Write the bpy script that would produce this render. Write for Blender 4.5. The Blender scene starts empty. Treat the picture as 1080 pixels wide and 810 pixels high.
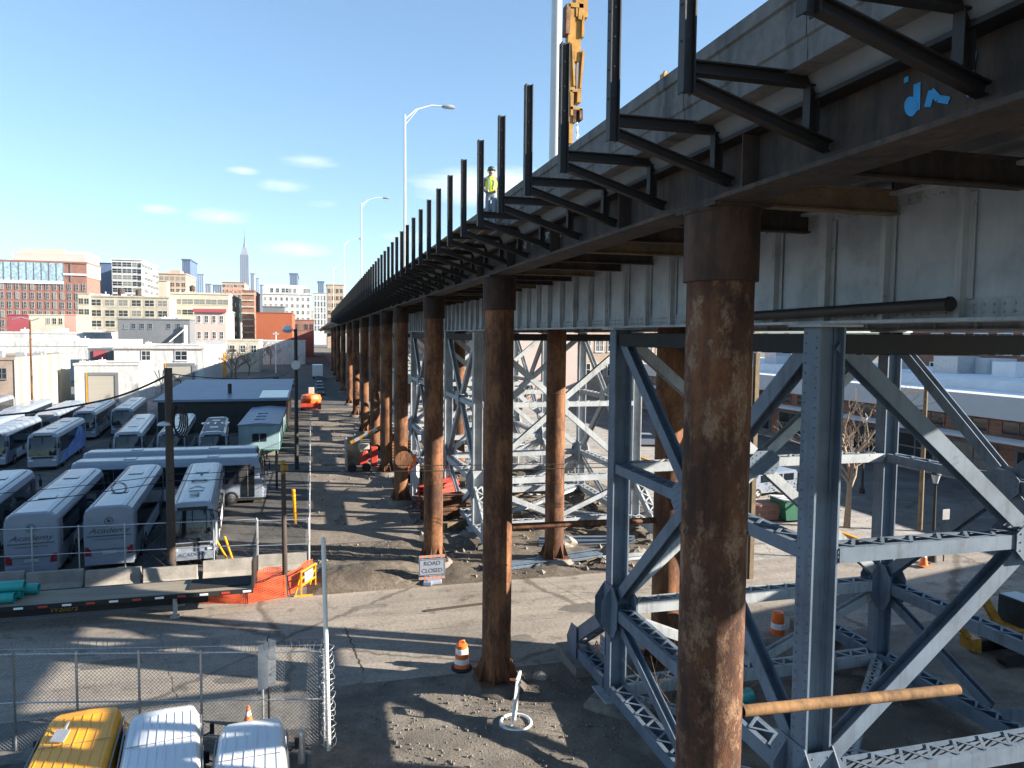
import bpy, math, random
from mathutils import Vector as V, Matrix
random.seed(11)
S = bpy.context.scene
C = S.collection
R = math.radians
ORG = {}
# ---------------------------------------------------------------- camera (built first: at() turns a pixel of the 1080x810 photo into a place)
F, CX, CY, H = 740.0, 514.0, 396.5, 10.8
def basis(y, p, r):
    y, p, r = R(y), R(p), R(r)
    f = V((math.sin(y)*math.cos(p), math.cos(y)*math.cos(p), -math.sin(p)))
    rt = V((math.cos(y), -math.sin(y), 0)); up = rt.cross(f)
    return rt*math.cos(r)+up*math.sin(r), -rt*math.sin(r)+up*math.cos(r), f
RT, UP, FW = basis(13.9657, 3.3297, .45)
def at(px, py, X=None, Y=None, Z=None):
    d = FW+RT*((px-CX)/F)-UP*((py-CY)/F)
    t = X/d.x if X is not None else Y/d.y if Y is not None else (Z-H)/d.z
    return V((0, 0, H))+d*t
cam = bpy.data.cameras.new('camera'); co = bpy.data.objects.new('camera', cam); C.objects.link(co)
m3 = Matrix((RT, UP, -FW)).transposed()
co.matrix_world = Matrix.Translation((0, 0, H)) @ m3.to_4x4()
cam.sensor_fit = 'HORIZONTAL'; cam.sensor_width = 36; cam.lens = 36*F/1080
cam.shift_x = (540-CX)/1080; cam.shift_y = -(405-CY)/1080
cam.clip_start = .1; cam.clip_end = 20000
S.camera = co

# ---------------------------------------------------------------- materials
def nt(name):
    m = bpy.data.materials.new(name); m.use_nodes = True
    n = m.node_tree; b = n.nodes['Principled BSDF']
    return m, n, b
def lnk(n, a, b): n.links.new(a, b)
def noise(n, vec, sc, det=5, rough=.6):
    t = n.nodes.new('ShaderNodeTexNoise'); t.inputs['Scale'].default_value = sc
    t.inputs['Detail'].default_value = det; t.inputs['Roughness'].default_value = rough
    lnk(n, vec, t.inputs['Vector']); return t
def ramp(n, fac, stops):
    r = n.nodes.new('ShaderNodeValToRGB'); e = r.color_ramp.elements
    while len(e) < len(stops): e.new(.5)
    for k, (p, c) in enumerate(stops):
        e[k].position = p; e[k].color = (*c, 1) if len(c) == 3 else c
    lnk(n, fac, r.inputs['Fac']); return r
def mixc(n, fac, a, b, mode='MIX'):
    x = n.nodes.new('ShaderNodeMix'); x.data_type = 'RGBA'; x.blend_type = mode
    for s, v in ((x.inputs[0], fac), (x.inputs[6], a), (x.inputs[7], b)):
        if hasattr(v, 'links') or hasattr(v, 'is_linked'): lnk(n, v, s)
        elif isinstance(v, (int, float)): s.default_value = v
        else: s.default_value = (*v, 1)
    return x.outputs[2]
def pos(n, scale=(1, 1, 1)):
    g = n.nodes.new('ShaderNodeNewGeometry'); mp = n.nodes.new('ShaderNodeMapping')
    mp.inputs['Scale'].default_value = scale
    lnk(n, g.outputs['Position'], mp.inputs['Vector']); return mp.outputs['Vector']
def bump(n, b, h, st, dist=.05):
    u = n.nodes.new('ShaderNodeBump'); u.inputs['Strength'].default_value = st; u.inputs['Distance'].default_value = dist
    lnk(n, h, u.inputs['Height']); lnk(n, u.outputs['Normal'], b.inputs['Normal'])
def mt(name, c, var=.25, scale=2.0, rough=.7, metal=0, bmp=0, bsc=None, c2=None, stretch=(1, 1, 1), spec=None):
    m, n, b = nt(name)
    if c2 is None: c2 = tuple(max(0, x*(1-var)) for x in c)
    v = pos(n, stretch)
    t = noise(n, v, scale); t2 = noise(n, v, scale*7, 4)
    a = n.nodes.new('ShaderNodeMath'); a.operation = 'MULTIPLY_ADD'; a.inputs[1].default_value = .35
    lnk(n, t2.outputs['Fac'], a.inputs[0]); lnk(n, t.outputs['Fac'], a.inputs[2])
    r = ramp(n, a.outputs[0], [(.48, c2), (.85, c)])
    lnk(n, r.outputs['Color'], b.inputs['Base Color'])
    b.inputs['Roughness'].default_value = rough; b.inputs['Metallic'].default_value = metal
    if spec is not None: b.inputs['Specular IOR Level'].default_value = spec
    if bmp: bump(n, b, noise(n, v, bsc or scale*8, 6).outputs['Fac'], bmp)
    return m
def rust_mat(name, lo, mid, hi, sc=1.2, bmp=.5):
    m, n, b = nt(name); v = pos(n, (1, 1, .45))
    a = noise(n, v, sc, 8, .68); c = noise(n, v, sc*9, 6, .7)
    s = n.nodes.new('ShaderNodeMath'); s.operation = 'MULTIPLY_ADD'; s.inputs[1].default_value = .4
    lnk(n, c.outputs['Fac'], s.inputs[0]); lnk(n, a.outputs['Fac'], s.inputs[2])
    r = ramp(n, s.outputs[0], [(.5, lo), (.66, mid), (.8, hi), (.95, tuple(min(1, x*1.5) for x in hi))])
    w = pos(n, (2.2, 2.2, .1)); q = noise(n, w, 2.4, 7, .7); rr = ramp(n, q.outputs['Fac'], [(.3, (.5, .47, .45)), (.5, (1, 1, 1)), (.72, (1.25, 1.2, 1.12))])
    lnk(n, mixc(n, 1.0, r.outputs['Color'], rr.outputs['Color'], 'MULTIPLY'), b.inputs['Base Color']); b.inputs['Roughness'].default_value = .85
    bump(n, b, s.outputs[0], bmp, .03); return m
def brick_mat(name, c1, c2, mortar, sc=2.2):
    m, n, b = nt(name); g = n.nodes.new('ShaderNodeNewGeometry')
    sx = n.nodes.new('ShaderNodeSeparateXYZ'); lnk(n, g.outputs['Position'], sx.inputs[0])
    ad = n.nodes.new('ShaderNodeMath'); lnk(n, sx.outputs[0], ad.inputs[0]); lnk(n, sx.outputs[1], ad.inputs[1])
    cb = n.nodes.new('ShaderNodeCombineXYZ'); lnk(n, ad.outputs[0], cb.inputs[0]); lnk(n, sx.outputs[2], cb.inputs[1])
    t = n.nodes.new('ShaderNodeTexBrick'); t.inputs['Scale'].default_value = sc
    t.inputs['Color1'].default_value = (*c1, 1); t.inputs['Color2'].default_value = (*c2, 1); t.inputs['Mortar'].default_value = (*mortar, 1)
    t.inputs['Mortar Size'].default_value = .012
    lnk(n, cb.outputs[0], t.inputs['Vector'])
    nz = noise(n, g.outputs['Position'], .35, 5)
    rr = ramp(n, nz.outputs['Fac'], [(.3, (.75, .75, .75)), (.7, (1.1, 1.1, 1.1))])
    lnk(n, mixc(n, 1.0, t.outputs['Color'], rr.outputs['Color'], 'MULTIPLY'), b.inputs['Base Color'])
    b.inputs['Roughness'].default_value = .9; return m
def ground_mat(name, c1, c2, c3, sc=.35, grit=9, crack=0, bmp=.4, tint=None):
    m, n, b = nt(name); v = pos(n)
    a = noise(n, v, sc, 8, .65); g = noise(n, v, grit, 6, .7); f = noise(n, v, grit*6, 3, .7)
    r = ramp(n, a.outputs['Fac'], [(.3, c1), (.52, c2), (.72, c3)])
    rg = ramp(n, g.outputs['Fac'], [(.3, (.66, .66, .66)), (.7, (1.25, 1.25, 1.25))])
    rf = ramp(n, f.outputs['Fac'], [(.3, (.7, .7, .7)), (.7, (1.25, 1.25, 1.25))])
    col = mixc(n, 1.0, r.outputs['Color'], rg.outputs['Color'], 'MULTIPLY')
    col = mixc(n, .8, col, rf.outputs['Color'], 'MULTIPLY')
    if crack:
        w = n.nodes.new('ShaderNodeVectorMath'); w.operation = 'MULTIPLY_ADD'; w.inputs[1].default_value = (.9, .9, 0)
        nn = noise(n, v, 1.1, 4); lnk(n, nn.outputs['Color'], w.inputs[0]); lnk(n, v, w.inputs[2])
        vo = n.nodes.new('ShaderNodeTexVoronoi'); vo.feature = 'DISTANCE_TO_EDGE'; vo.inputs['Scale'].default_value = crack
        lnk(n, w.outputs[0], vo.inputs['Vector'])
        cr = ramp(n, vo.outputs['Distance'], [(.004, (.35, .33, .3)), (.013, (1, 1, 1))])
        col = mixc(n, .75, col, cr.outputs['Color'], 'MULTIPLY')
        # broad tyre-worn bands along the street
        v2 = pos(n, (.05, 1.1, 1)); q = noise(n, v2, 1.0, 3)
        rq = ramp(n, q.outputs['Fac'], [(.35, (.8, .8, .82)), (.65, (1.12, 1.1, 1.08))])
        col = mixc(n, 1.0, col, rq.outputs['Color'], 'MULTIPLY')
        st = noise(n, v, .8, 5, .7); rs = ramp(n, st.outputs['Fac'], [(.34, (.55, .54, .53)), (.44, (1, 1, 1))])
        col = mixc(n, 1.0, col, rs.outputs['Color'], 'MULTIPLY')
    lnk(n, col, b.inputs['Base Color']); b.inputs['Roughness'].default_value = .92
    bump(n, b, g.outputs['Fac'], bmp, .06); return m
def glass_mat(name, c, rough=.08):
    m, n, b = nt(name); b.inputs['Base Color'].default_value = (*c, 1); b.inputs['Roughness'].default_value = rough
    b.inputs['Specular IOR Level'].default_value = .6
    t = noise(n, pos(n), .6, 3); r = ramp(n, t.outputs['Fac'], [(.35, tuple(x*.6 for x in c)), (.7, tuple(x*1.3 for x in c))])
    lnk(n, r.outputs['Color'], b.inputs['Base Color']); return m
def concrete_wall(name, c, dk=.45):
    m, n, b = nt(name); v = pos(n, (1, 2.2, .22)); u = pos(n)
    a = noise(n, v, 1.3, 8, .7); d = noise(n, u, 5, 6, .7)
    r = ramp(n, a.outputs['Fac'], [(.32, tuple(x*dk for x in c)), (.5, c), (.75, tuple(min(1, x*1.25) for x in c))])
    rd = ramp(n, d.outputs['Fac'], [(.3, (.75, .75, .75)), (.7, (1.15, 1.15, 1.15))])
    lnk(n, mixc(n, 1, r.outputs['Color'], rd.outputs['Color'], 'MULTIPLY'), b.inputs['Base Color'])
    b.inputs['Roughness'].default_value = .93; bump(n, b, d.outputs['Fac'], .25, .03); return m

M = {}
def paint_mat(name, c, amt=1.0):
    m, n, b = nt(name); v = pos(n); w = pos(n, (2.4, 2.4, .16)); x = pos(n, (.8, .8, .8))
    a = noise(n, x, 1.2, 7, .65); s = noise(n, w, 2.6, 6, .65); f = noise(n, v, 5.5, 9, .75); g = noise(n, v, 26, 5, .7)
    base = ramp(n, a.outputs['Fac'], [(.3, tuple(q*.68 for q in c)), (.52, c), (.72, tuple(min(1, q*1.18) for q in c))])
    run = ramp(n, s.outputs['Fac'], [(.3, (.6, .57, .55)), (.48, (1, 1, 1)), (.75, (1.06, 1.05, 1.03))])
    col = mixc(n, .8*amt, base.outputs['Color'], run.outputs['Color'], 'MULTIPLY')
    spot = ramp(n, f.outputs['Fac'], [(.615, (0, 0, 0)), (.66, (1, 1, 1))]); k = n.nodes.new('ShaderNodeMath'); k.operation = 'MULTIPLY'; k.inputs[1].default_value = .75*amt; lnk(n, spot.outputs['Color'], k.inputs[0])
    col = mixc(n, k.outputs[0], col, (.11, .058, .034)); lnk(n, col, b.inputs['Base Color'])
    b.inputs['Roughness'].default_value = .58; bump(n, b, g.outputs['Fac'], .14, .03); return m
def flake_mat(name):
    m, n, b = nt(name); v = pos(n, (1, 1, .55)); w = pos(n, (1.6, 1.6, .12))
    a = noise(n, v, 1.1, 9, .72); c = noise(n, v, 3.4, 9, .75); r_ = noise(n, w, 2.2, 6, .7); g = noise(n, v, 30, 4, .7)
    base = ramp(n, a.outputs['Fac'], [(.33, (.02, .009, .006)), (.5, (.072, .027, .0115)), (.66, (.165, .066, .026))])
    run = ramp(n, r_.outputs['Fac'], [(.35, (.55, .5, .48)), (.6, (1.15, 1.1, 1.05))])
    col = mixc(n, 1, base.outputs['Color'], run.outputs['Color'], 'MULTIPLY')
    fl = ramp(n, c.outputs['Fac'], [(.49, (0, 0, 0)), (.55, (1, 1, 1))]); lo = ramp(n, a.outputs['Fac'], [(.42, (0, 0, 0)), (.55, (1, 1, 1))])
    k = n.nodes.new('ShaderNodeMath'); k.operation = 'MULTIPLY'; lnk(n, fl.outputs['Color'], k.inputs[0]); lnk(n, lo.outputs['Color'], k.inputs[1])
    fc = ramp(n, g.outputs['Fac'], [(.3, (.1, .053, .033)), (.7, (.28, .165, .095))])
    lnk(n, mixc(n, k.outputs[0], col, fc.outputs['Color']), b.inputs['Base Color']); b.inputs['Roughness'].default_value = .9
    h = n.nodes.new('ShaderNodeMath'); h.operation = 'MULTIPLY_ADD'; h.inputs[1].default_value = .6; lnk(n, k.outputs[0], h.inputs[0]); lnk(n, g.outputs['Fac'], h.inputs[2])
    bump(n, b, h.outputs[0], .7, .02); return m
M['rust'] = rust_mat('rusted pipe steel', (.03, .0125, .007), (.088, .033, .0135), (.19, .082, .033))
M['rust2'] = flake_mat('flaking rust')
M['rustbeam'] = rust_mat('weathering steel', (.02, .016, .015), (.033, .026, .023), (.06, .04, .031), .8, .25)
M['dark'] = mt('black painted steel', (.021, .0165, .0145), .4, 2, .6, bmp=.1)
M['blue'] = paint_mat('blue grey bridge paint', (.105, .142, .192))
M['blue2'] = paint_mat('worn pale bridge paint', (.34, .365, .39))  # same paint as the blue steel, lightened to stand for sunlight on it
M['pale'] = paint_mat('pale grey girder paint', (.34, .375, .42), .22)
M['conc'] = concrete_wall('stained parapet concrete', (.14, .136, .133))
M['conc2'] = mt('barrier concrete', (.3, .275, .24), .35, 1.5, .9, bmp=.3)
M['collar'] = rust_mat('dark rust cap', (.012, .007, .005), (.026, .012, .007), (.055, .026, .014))
M['rusttan'] = rust_mat('tan rust', (.07, .036, .014), (.15, .078, .029), (.23, .125, .05))
M['whiteb'] = concrete_wall('weathered white wall', (.47, .47, .465), .66)
M['slab'] = mt('deck soffit concrete', (.2, .21, .22), .25, .8, .9)
M['plinth'] = mt('footing concrete', (.2, .18, .155), .4, 2, .92, bmp=.4)
M['footing'] = mt('muddy footing', (.1, .085, .07), .45, 2, .95, bmp=.5)
M['road'] = ground_mat('worn street asphalt', (.2, .172, .142), (.265, .232, .195), (.32, .285, .24), .22, 7, .1, .15)
M['lot'] = ground_mat('bus lot asphalt', (.045, .043, .042), (.08, .076, .071), (.14, .128, .115), .3, 6, .16, .2)
M['dirt'] = ground_mat('dark gravel and soil', (.055, .043, .032), (.115, .092, .07), (.22, .182, .142), .55, 7, 0, .9)
M['gravel'] = ground_mat('grey gravel', (.085, .074, .062), (.17, .148, .124), (.27, .24, .2), .5, 14, 0, 1.0)
M['alley'] = ground_mat('muddy haul road', (.115, .094, .076), (.185, .154, .125), (.26, .222, .182), .5, 5, 0, .6)
M['ground'] = ground_mat('city ground', (.1, .095, .087), (.15, .142, .13), (.2, .19, .172), .08, 1.2, 0, .1)
M['pave'] = ground_mat('pale pavement', (.25, .228, .2), (.31, .283, .25), (.37, .34, .3), .4, 6, .45, .1)
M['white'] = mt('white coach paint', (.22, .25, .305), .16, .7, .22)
M['whitet'] = mt('white van paint', (.68, .69, .71), .1, 1.2, .3)
M['yellow'] = mt('yellow paint', (.85, .36, .01), .12, 1.5, .35)
M['yelm'] = mt('yellow machine paint', (.42, .21, .025), .5, 2.5, .5)
M['black'] = mt('black rubber', (.015, .015, .016), .3, 3, .8)
M['blind'] = mt('window with pale blind', (.2, .2, .19), .4, 1.5, .3)
M['glass'] = glass_mat('dark window glass', (.02, .028, .036))
M['bglass'] = glass_mat('tinted coach glass', (.012, .018, .026), .06)
M['skyglass'] = glass_mat('sky blue curtain glass', (.3, .42, .5), .2)
M['galv'] = mt('galvanised steel', (.5, .51, .52), .2, 3, .45, .6)
M['lamp'] = mt('pale lamp pole paint', (.62, .62, .6), .12, 1, .4)
M['wire'] = mt('dull fence wire', (.2, .2, .2), .2, 3, .5, .4)
M['wood'] = mt('weathered pole wood', (.07, .05, .038), .45, 3, .9, bmp=.5, stretch=(1, 1, .1))
M['timber'] = mt('sawn timber', (.2, .145, .085), .5, 2, .85, bmp=.2)
M['bed'] = mt('worn trailer planks', (.26, .22, .17), .4, 3, .85, bmp=.25, stretch=(.15, 3, 1))
M['teal'] = mt('turquoise pipe plastic', (.02, .3, .29), .2, 2, .4)
M['tealgrey'] = mt('teal grey siding', (.22, .33, .36), .15, 1, .6, stretch=(2, 2, .2))
M['mesh'] = mt('orange safety netting', (.6, .085, .025), .25, 4, .6)
M['orange'] = mt('orange plastic', (.85, .17, .03), .2, 3, .45)
M['red'] = mt('red paint', (.5, .05, .03), .3, 2, .5)
M['tape'] = mt('white tape', (.8, .8, .8), .1, 3, .4)
M['graf'] = mt('blue spray paint', (.03, .3, .62), .25, 4, .6)
M['graf2'] = mt('faded white spray paint', (.4, .42, .46), .3, 4, .7)
M['ink'] = mt('dark lettering', (.04, .045, .06), .2, 4, .5)
M['roofw'] = mt('white roof membrane', (.7, .71, .73), .2, .15, .85)
M['roofg'] = mt('grey roof felt', (.2, .19, .19), .35, .3, .9)
M['roofb'] = mt('blue grey metal roof', (.14, .185, .26), .2, .5, .45)
M['chrome'] = mt('polished steel', (.6, .6, .6), .15, 3, .25, .9)
M['tail'] = mt('dark red lens', (.22, .02, .03), .2, 3, .25)
M['lens'] = mt('headlamp lens', (.55, .56, .58), .2, 3, .15)
M['skin'] = mt('skin', (.45, .27, .19), .1, 5, .6)
M['hivis'] = mt('yellow safety vest cloth', (.75, .85, .06), .15, 6, .7)
M['grey'] = mt('grey sweatshirt cloth', (.25, .25, .27), .2, 8, .9)
M['denim'] = mt('pale blue jeans cloth', (.28, .33, .42), .25, 8, .9)
M['hat'] = mt('dark green hard hat plastic', (.03, .07, .06), .2, 3, .35)
M['bark'] = mt('bare bark', (.3, .23, .17), .4, 5, .9)
M['bark2'] = mt('dark bare bark', (.12, .09, .07), .4, 5, .9)
M['green'] = mt('dumpster green', (.02, .12, .07), .3, 2, .5)
M['bluep'] = mt('blue sign paint', (.02, .1, .45), .15, 2, .4)
M['graphic'] = mt('blue side graphic', (.05, .14, .45), .5, 1.2, .3, c2=(.3, .45, .75))

# ---------------------------------------------------------------- mesh builder
class MB:
    def __init__(s): s.v = []; s.f = []; s.mi = []; s.sm = []
    def add(s, vs, fs, mi=0, sm=False):
        o = len(s.v); s.v += [tuple(x) for x in vs]
        for f in fs: s.f.append(tuple(i+o for i in f)); s.mi.append(mi); s.sm.append(sm)
        return s
    def box(s, c, d, rz=0, mi=0, rx=0, ry=0):
        m = Matrix.Rotation(rz, 3, 'Z') @ Matrix.Rotation(ry, 3, 'Y') @ Matrix.Rotation(rx, 3, 'X')
        vs = [V(c)+m @ V((x*d[0]/2, y*d[1]/2, z*d[2]/2)) for z in (-1, 1) for y in (-1, 1) for x in (-1, 1)]
        return s.add(vs, [(0, 2, 3, 1), (4, 5, 7, 6), (0, 1, 5, 4), (2, 6, 7, 3), (0, 4, 6, 2), (1, 3, 7, 5)], mi)
    def b2(s, x0, x1, y0, y1, z0, z1, mi=0):
        return s.box(((x0+x1)/2, (y0+y1)/2, (z0+z1)/2), (abs(x1-x0), abs(y1-y0), abs(z1-z0)), 0, mi)
    def fr(s, p0, p1, up):
        p0, p1 = V(p0), V(p1); d = (p1-p0).normalized(); u = V(up)
        if abs(d.dot(u.normalized())) > .995: u = V((1, 0, 0)) if abs(d.x) < .9 else V((0, 1, 0))
        a = d.cross(u).normalized(); b = a.cross(d).normalized()
        return p0, p1, d, a, b
    def bar(s, p0, p1, w, h, up=(0, 0, 1), mi=0, oa=0, ob=0):
        p0, p1, d, a, b = s.fr(p0, p1, up)
        vs = [p+a*(oa+x*w/2)+b*(ob+y*h/2) for p in (p0, p1) for y in (-1, 1) for x in (-1, 1)]
        return s.add(vs, [(0, 2, 3, 1), (4, 5, 7, 6), (0, 1, 5, 4), (2, 6, 7, 3), (0, 4, 6, 2), (1, 3, 7, 5)], mi)
    def ibeam(s, p0, p1, w, h, t=.03, up=(0, 0, 1), mi=0):
        s.bar(p0, p1, w, t, up, mi, 0, h/2-t/2); s.bar(p0, p1, w, t, up, mi, 0, -h/2+t/2)
        return s.bar(p0, p1, t, h-2*t, up, mi)
    def lattice(s, p0, p1, w, h, up=(0, 0, 1), pitch=None, t=.025, mi=0, faces=(1, -1), lw=.055):
        """two side channels joined by zigzag lacing bars on the faces across `up`"""
        for k in (-1, 1):
            s.bar(p0, p1, t, h, up, mi, k*w/2, 0)
            for q in (-1, 1): s.bar(p0, p1, .09, t, up, mi, k*(w/2-.045-t/2), q*(h/2-t/2))
        P0, P1, d, a, b = s.fr(p0, p1, up); L = (P1-P0).length; n = max(2, int(L/(pitch or w*.8)))
        for q in faces:
            for i in range(n):
                k = 1 if i % 2 else -1
                A = P0+d*(L*i/n)+a*(k*(w/2-.04))+b*(q*(h/2+t/2)); B = P0+d*(L*(i+1)/n)-a*(k*(w/2-.04))+b*(q*(h/2+t/2))
                s.bar(A, B, lw, .014, b, mi, 0, .002*(i % 2))
        return s
    def tube(s, p0, p1, r0, r1=None, n=12, mi=0, caps=True):
        r1 = r0 if r1 is None else r1
        p0, p1, d, a, b = s.fr(p0, p1, (0, 0, 1) if abs((V(p1)-V(p0)).normalized().z) < .9 else (0, 1, 0))
        vs = [p+(a*math.cos(t)+b*math.sin(t))*r for p, r in ((p0, r0), (p1, r1)) for t in (2*math.pi*i/n for i in range(n))]
        s.add(vs, [(i, (i+1) % n, n+(i+1) % n, n+i) for i in range(n)], mi, True)
        if caps: s.add(vs, [tuple(range(n))[::-1], tuple(range(n, 2*n))], mi)
        return s
    def ring(s, c, r0, r1, z0, z1, n=24, mi=0):
        c = V(c); vs = []
        for r, z in ((r0, z0), (r1, z0), (r1, z1), (r0, z1)):
            vs += [c+V((r*math.cos(2*math.pi*i/n), r*math.sin(2*math.pi*i/n), z)) for i in range(n)]
        return s.add(vs, [(k*n+i, k*n+(i+1) % n, ((k+1) % 4)*n+(i+1) % n, ((k+1) % 4)*n+i) for k in range(4) for i in range(n)], mi)
    def path(s, pts, r, n=6, mi=0):
        pts = [V(p) for p in pts]; rs = r if isinstance(r, (list, tuple)) else [r]*len(pts); vs = []; a = None
        for i, p in enumerate(pts):
            d = (pts[min(i+1, len(pts)-1)]-pts[max(i-1, 0)]).normalized()
            if a is None: a = d.orthogonal().normalized()
            a = (a-d*a.dot(d)).normalized(); b = d.cross(a)
            vs += [p+(a*math.cos(2*math.pi*k/n)+b*math.sin(2*math.pi*k/n))*rs[i] for k in range(n)]
        fs = [(i*n+k, i*n+(k+1) % n, (i+1)*n+(k+1) % n, (i+1)*n+k) for i in range(len(pts)-1) for k in range(n)]
        s.add(vs, fs, mi, True)
        return s.add(vs, [tuple(range(n))[::-1], tuple(range((len(pts)-1)*n, len(pts)*n))], mi)
    def lathe(s, prof, c=(0, 0, 0), n=20, mi=0, mis=None):
        c = V(c); o = [c+V((r*math.cos(2*math.pi*i/n), r*math.sin(2*math.pi*i/n), z)) for r, z in prof for i in range(n)]
        for k in range(len(prof)-1):
            s.add([o[k*n+i] for i in range(n)]+[o[(k+1)*n+i] for i in range(n)], [(i, (i+1) % n, n+(i+1) % n, n+i) for i in range(n)], mis[k] if mis else mi, True)
        return s.add(o[:n]+o[-n:], [tuple(range(n))[::-1], tuple(range(n, 2*n))], mi)
    def plate(s, pts, nrm, t, mi=0):
        n = V(nrm).normalized()*t; k = len(pts); vs = [V(p) for p in pts]+[V(p)+n for p in pts]
        return s.add(vs, [tuple(range(k))[::-1], tuple(range(k, 2*k))]+[(i, (i+1) % k, k+(i+1) % k, k+i) for i in range(k)], mi)
    def extr(s, prof, y0, y1, mi=0, axis='Y', sm=False):
        k = len(prof); mk = (lambda a, z, y: (a, y, z)) if axis == 'Y' else (lambda a, z, y: (y, a, z))
        vs = [mk(a, z, y) for y in (y0, y1) for a, z in prof]
        s.add(vs, [(i, (i+1) % k, k+(i+1) % k, k+i) for i in range(k)], mi, sm)
        return s.add(vs, [tuple(range(k))[::-1], tuple(range(k, 2*k))], mi)
    def rivet(s, p, r=.022, mi=0):
        p = V(p); return s.add([p+V(q)*r for q in ((1, 0, 0), (-1, 0, 0), (0, 1, 0), (0, -1, 0), (0, 0, 1), (0, 0, -1))],
            [(0, 2, 4), (2, 1, 4), (1, 3, 4), (3, 0, 4), (2, 0, 5), (1, 2, 5), (3, 1, 5), (0, 3, 5)], mi, True)
    def build(s, name, mats, parent=None, bev=0):
        me = bpy.data.meshes.new(name); o = V(ORG.get(parent.name, (0, 0, 0))) if parent else V((0, 0, 0))
        me.from_pydata([tuple(V(v)-o) for v in s.v], [], s.f)
        for m in (mats if isinstance(mats, (list, tuple)) else [mats]): me.materials.append(M[m] if isinstance(m, str) else m)
        me.polygons.foreach_set('material_index', s.mi); me.polygons.foreach_set('use_smooth', s.sm); me.update()
        ob = bpy.data.objects.new(name, me); C.objects.link(ob)
        if parent: ob.parent = parent; ORG[ob.name] = tuple(o)
        if bev:
            b = ob.modifiers.new('edge', 'BEVEL'); b.width = bev; b.segments = 2; b.limit_method = 'ANGLE'
        return ob
def tag(o, label=None, cat=None, group=None, kind=None):
    for k, v in (('label', label), ('category', cat), ('group', group), ('kind', kind)):
        if v: o[k] = v
    return o
def thing(name, label, cat, loc=(0, 0, 0), group=None, rz=0):
    o = bpy.data.objects.new(name, None); C.objects.link(o); o.location = loc; o.rotation_euler = (0, 0, rz)
    o.empty_display_size = .2
    ORG[o.name] = tuple(loc) if any(loc) else (0, 0, 0)
    return tag(o, label, cat, group)
def kids(o): return [c for c in C.objects if c.parent == o]
def copy_tree(o, label, loc, rz=0, group=None, sc=None):
    def cp(x, p, tree):
        c = x.copy(); C.objects.link(c)
        if p: c.parent = p
        for k in tree.get(x.name, ()): cp(k, c, tree)
        return c
    tree = {}
    for x in TREE(o): tree.setdefault(x.parent.name, []).append(x)
    r = cp(o, None, tree); r.location = loc; r.rotation_euler = (0, 0, rz); r['label'] = label
    if group: r['group'] = group
    if sc: r.scale = sc
    return r
def TREE(o):
    out = []; st = [o]
    allk = {}
    for c in C.objects:
        if c.parent: allk.setdefault(c.parent.name, []).append(c)
    while st:
        x = st.pop(0)
        for c in allk.get(x.name, ()): out.append(c); st.append(c)
    return out
def place(o, loc, rz=0, label=None):
    o.location = loc; o.rotation_euler = (0, 0, rz)
    if label: o['label'] = label
    return o
def text(st, size, mat, parent, loc, rot, name='lettering', ext=.004, shear=0, align='CENTER', sx=1):
    cu = bpy.data.curves.new(name, 'FONT'); cu.body = st; cu.size = size; cu.extrude = ext; cu.align_x = align; cu.shear = shear
    t = bpy.data.objects.new('tmp', cu); C.objects.link(t); bpy.context.view_layer.update()
    me = bpy.data.meshes.new_from_object(t.evaluated_get(bpy.context.evaluated_depsgraph_get()))
    bpy.data.objects.remove(t); me.materials.clear(); me.materials.append(M[mat])
    ob = bpy.data.objects.new(name, me); C.objects.link(ob); ob.parent = parent
    ob.location = V(loc)-V(ORG.get(parent.name, (0, 0, 0))); ob.rotation_euler = rot; ob.scale = (sx, 1, 1); ORG[ob.name] = (0, 0, 0)
    return ob
ORD = ['nearest', 'second', 'third', 'fourth', 'fifth', 'sixth', 'seventh', 'eighth', 'ninth', 'tenth', 'eleventh', 'twelfth', 'thirteenth', 'fourteenth', 'fifteenth', 'sixteenth', 'seventeenth', 'eighteenth', 'nineteenth', 'twentieth']
SKY_STRENGTH, SUN_STRENGTH, EXPOSURE, HAZE = .068, 5.0, 1.82, .00003
# ---------------------------------------------------------------- the setting: ground sheets
def sheet(name, x0, x1, y0, y1, z, mat, kind='structure', nx=1, ny=1, amp=0, seed=1, mound=None):
    b = MB()
    from mathutils import noise as mn
    def h(x, y):
        if not amp: return z
        e = min(1, (x-x0)/.8, (x1-x)/.8, (y-y0)/.6, (y1-y)/.6)
        q = mn.fractal(V((x*.55, y*.55, seed)), 1, 2, 5)*.6+mn.fractal(V((x*2.7, y*2.7, seed)), 1, 2, 4)*.22
        q = max(-.05, q*amp+amp*.5)
        if mound: q += mound(x, y)
        return z+max(0, e)*q
    vs = [(x0+(x1-x0)*i/nx, y0+(y1-y0)*j/ny, h(x0+(x1-x0)*i/nx, y0+(y1-y0)*j/ny)) for j in range(ny+1) for i in range(nx+1)]
    b.add(vs, [(j*(nx+1)+i, j*(nx+1)+i+1, (j+1)*(nx+1)+i+1, (j+1)*(nx+1)+i) for j in range(ny) for i in range(nx)], 0, amp > 0)
    return tag(b.build(name, mat), kind=kind)
sheet('ground', -6000, 6000, -300, 9000, -.012, 'ground')
sheet('street', -90, 33, 21.4, 29.3, .0, 'road')
sheet('bus_lot', -60, -.45, 31.2, 104, .0, 'lot')
sheet('parking_yard', -40, -.2, 4, 19.3, .0, 'lot')
def mnd(x, y):
    d = (x-2.6)**2/7+(y-31.0)**2/1.6
    return .55*math.exp(-d)
sheet('dirt_bank', -.3, 5.4, 29.3, 36.5, -.004, 'dirt', nx=60, ny=70, amp=.14, seed=3, mound=mnd)
sheet('haul_road', -.3, 6.2, 36.5, 104, -.004, 'alley', nx=40, ny=220, amp=.025, seed=7)
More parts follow.
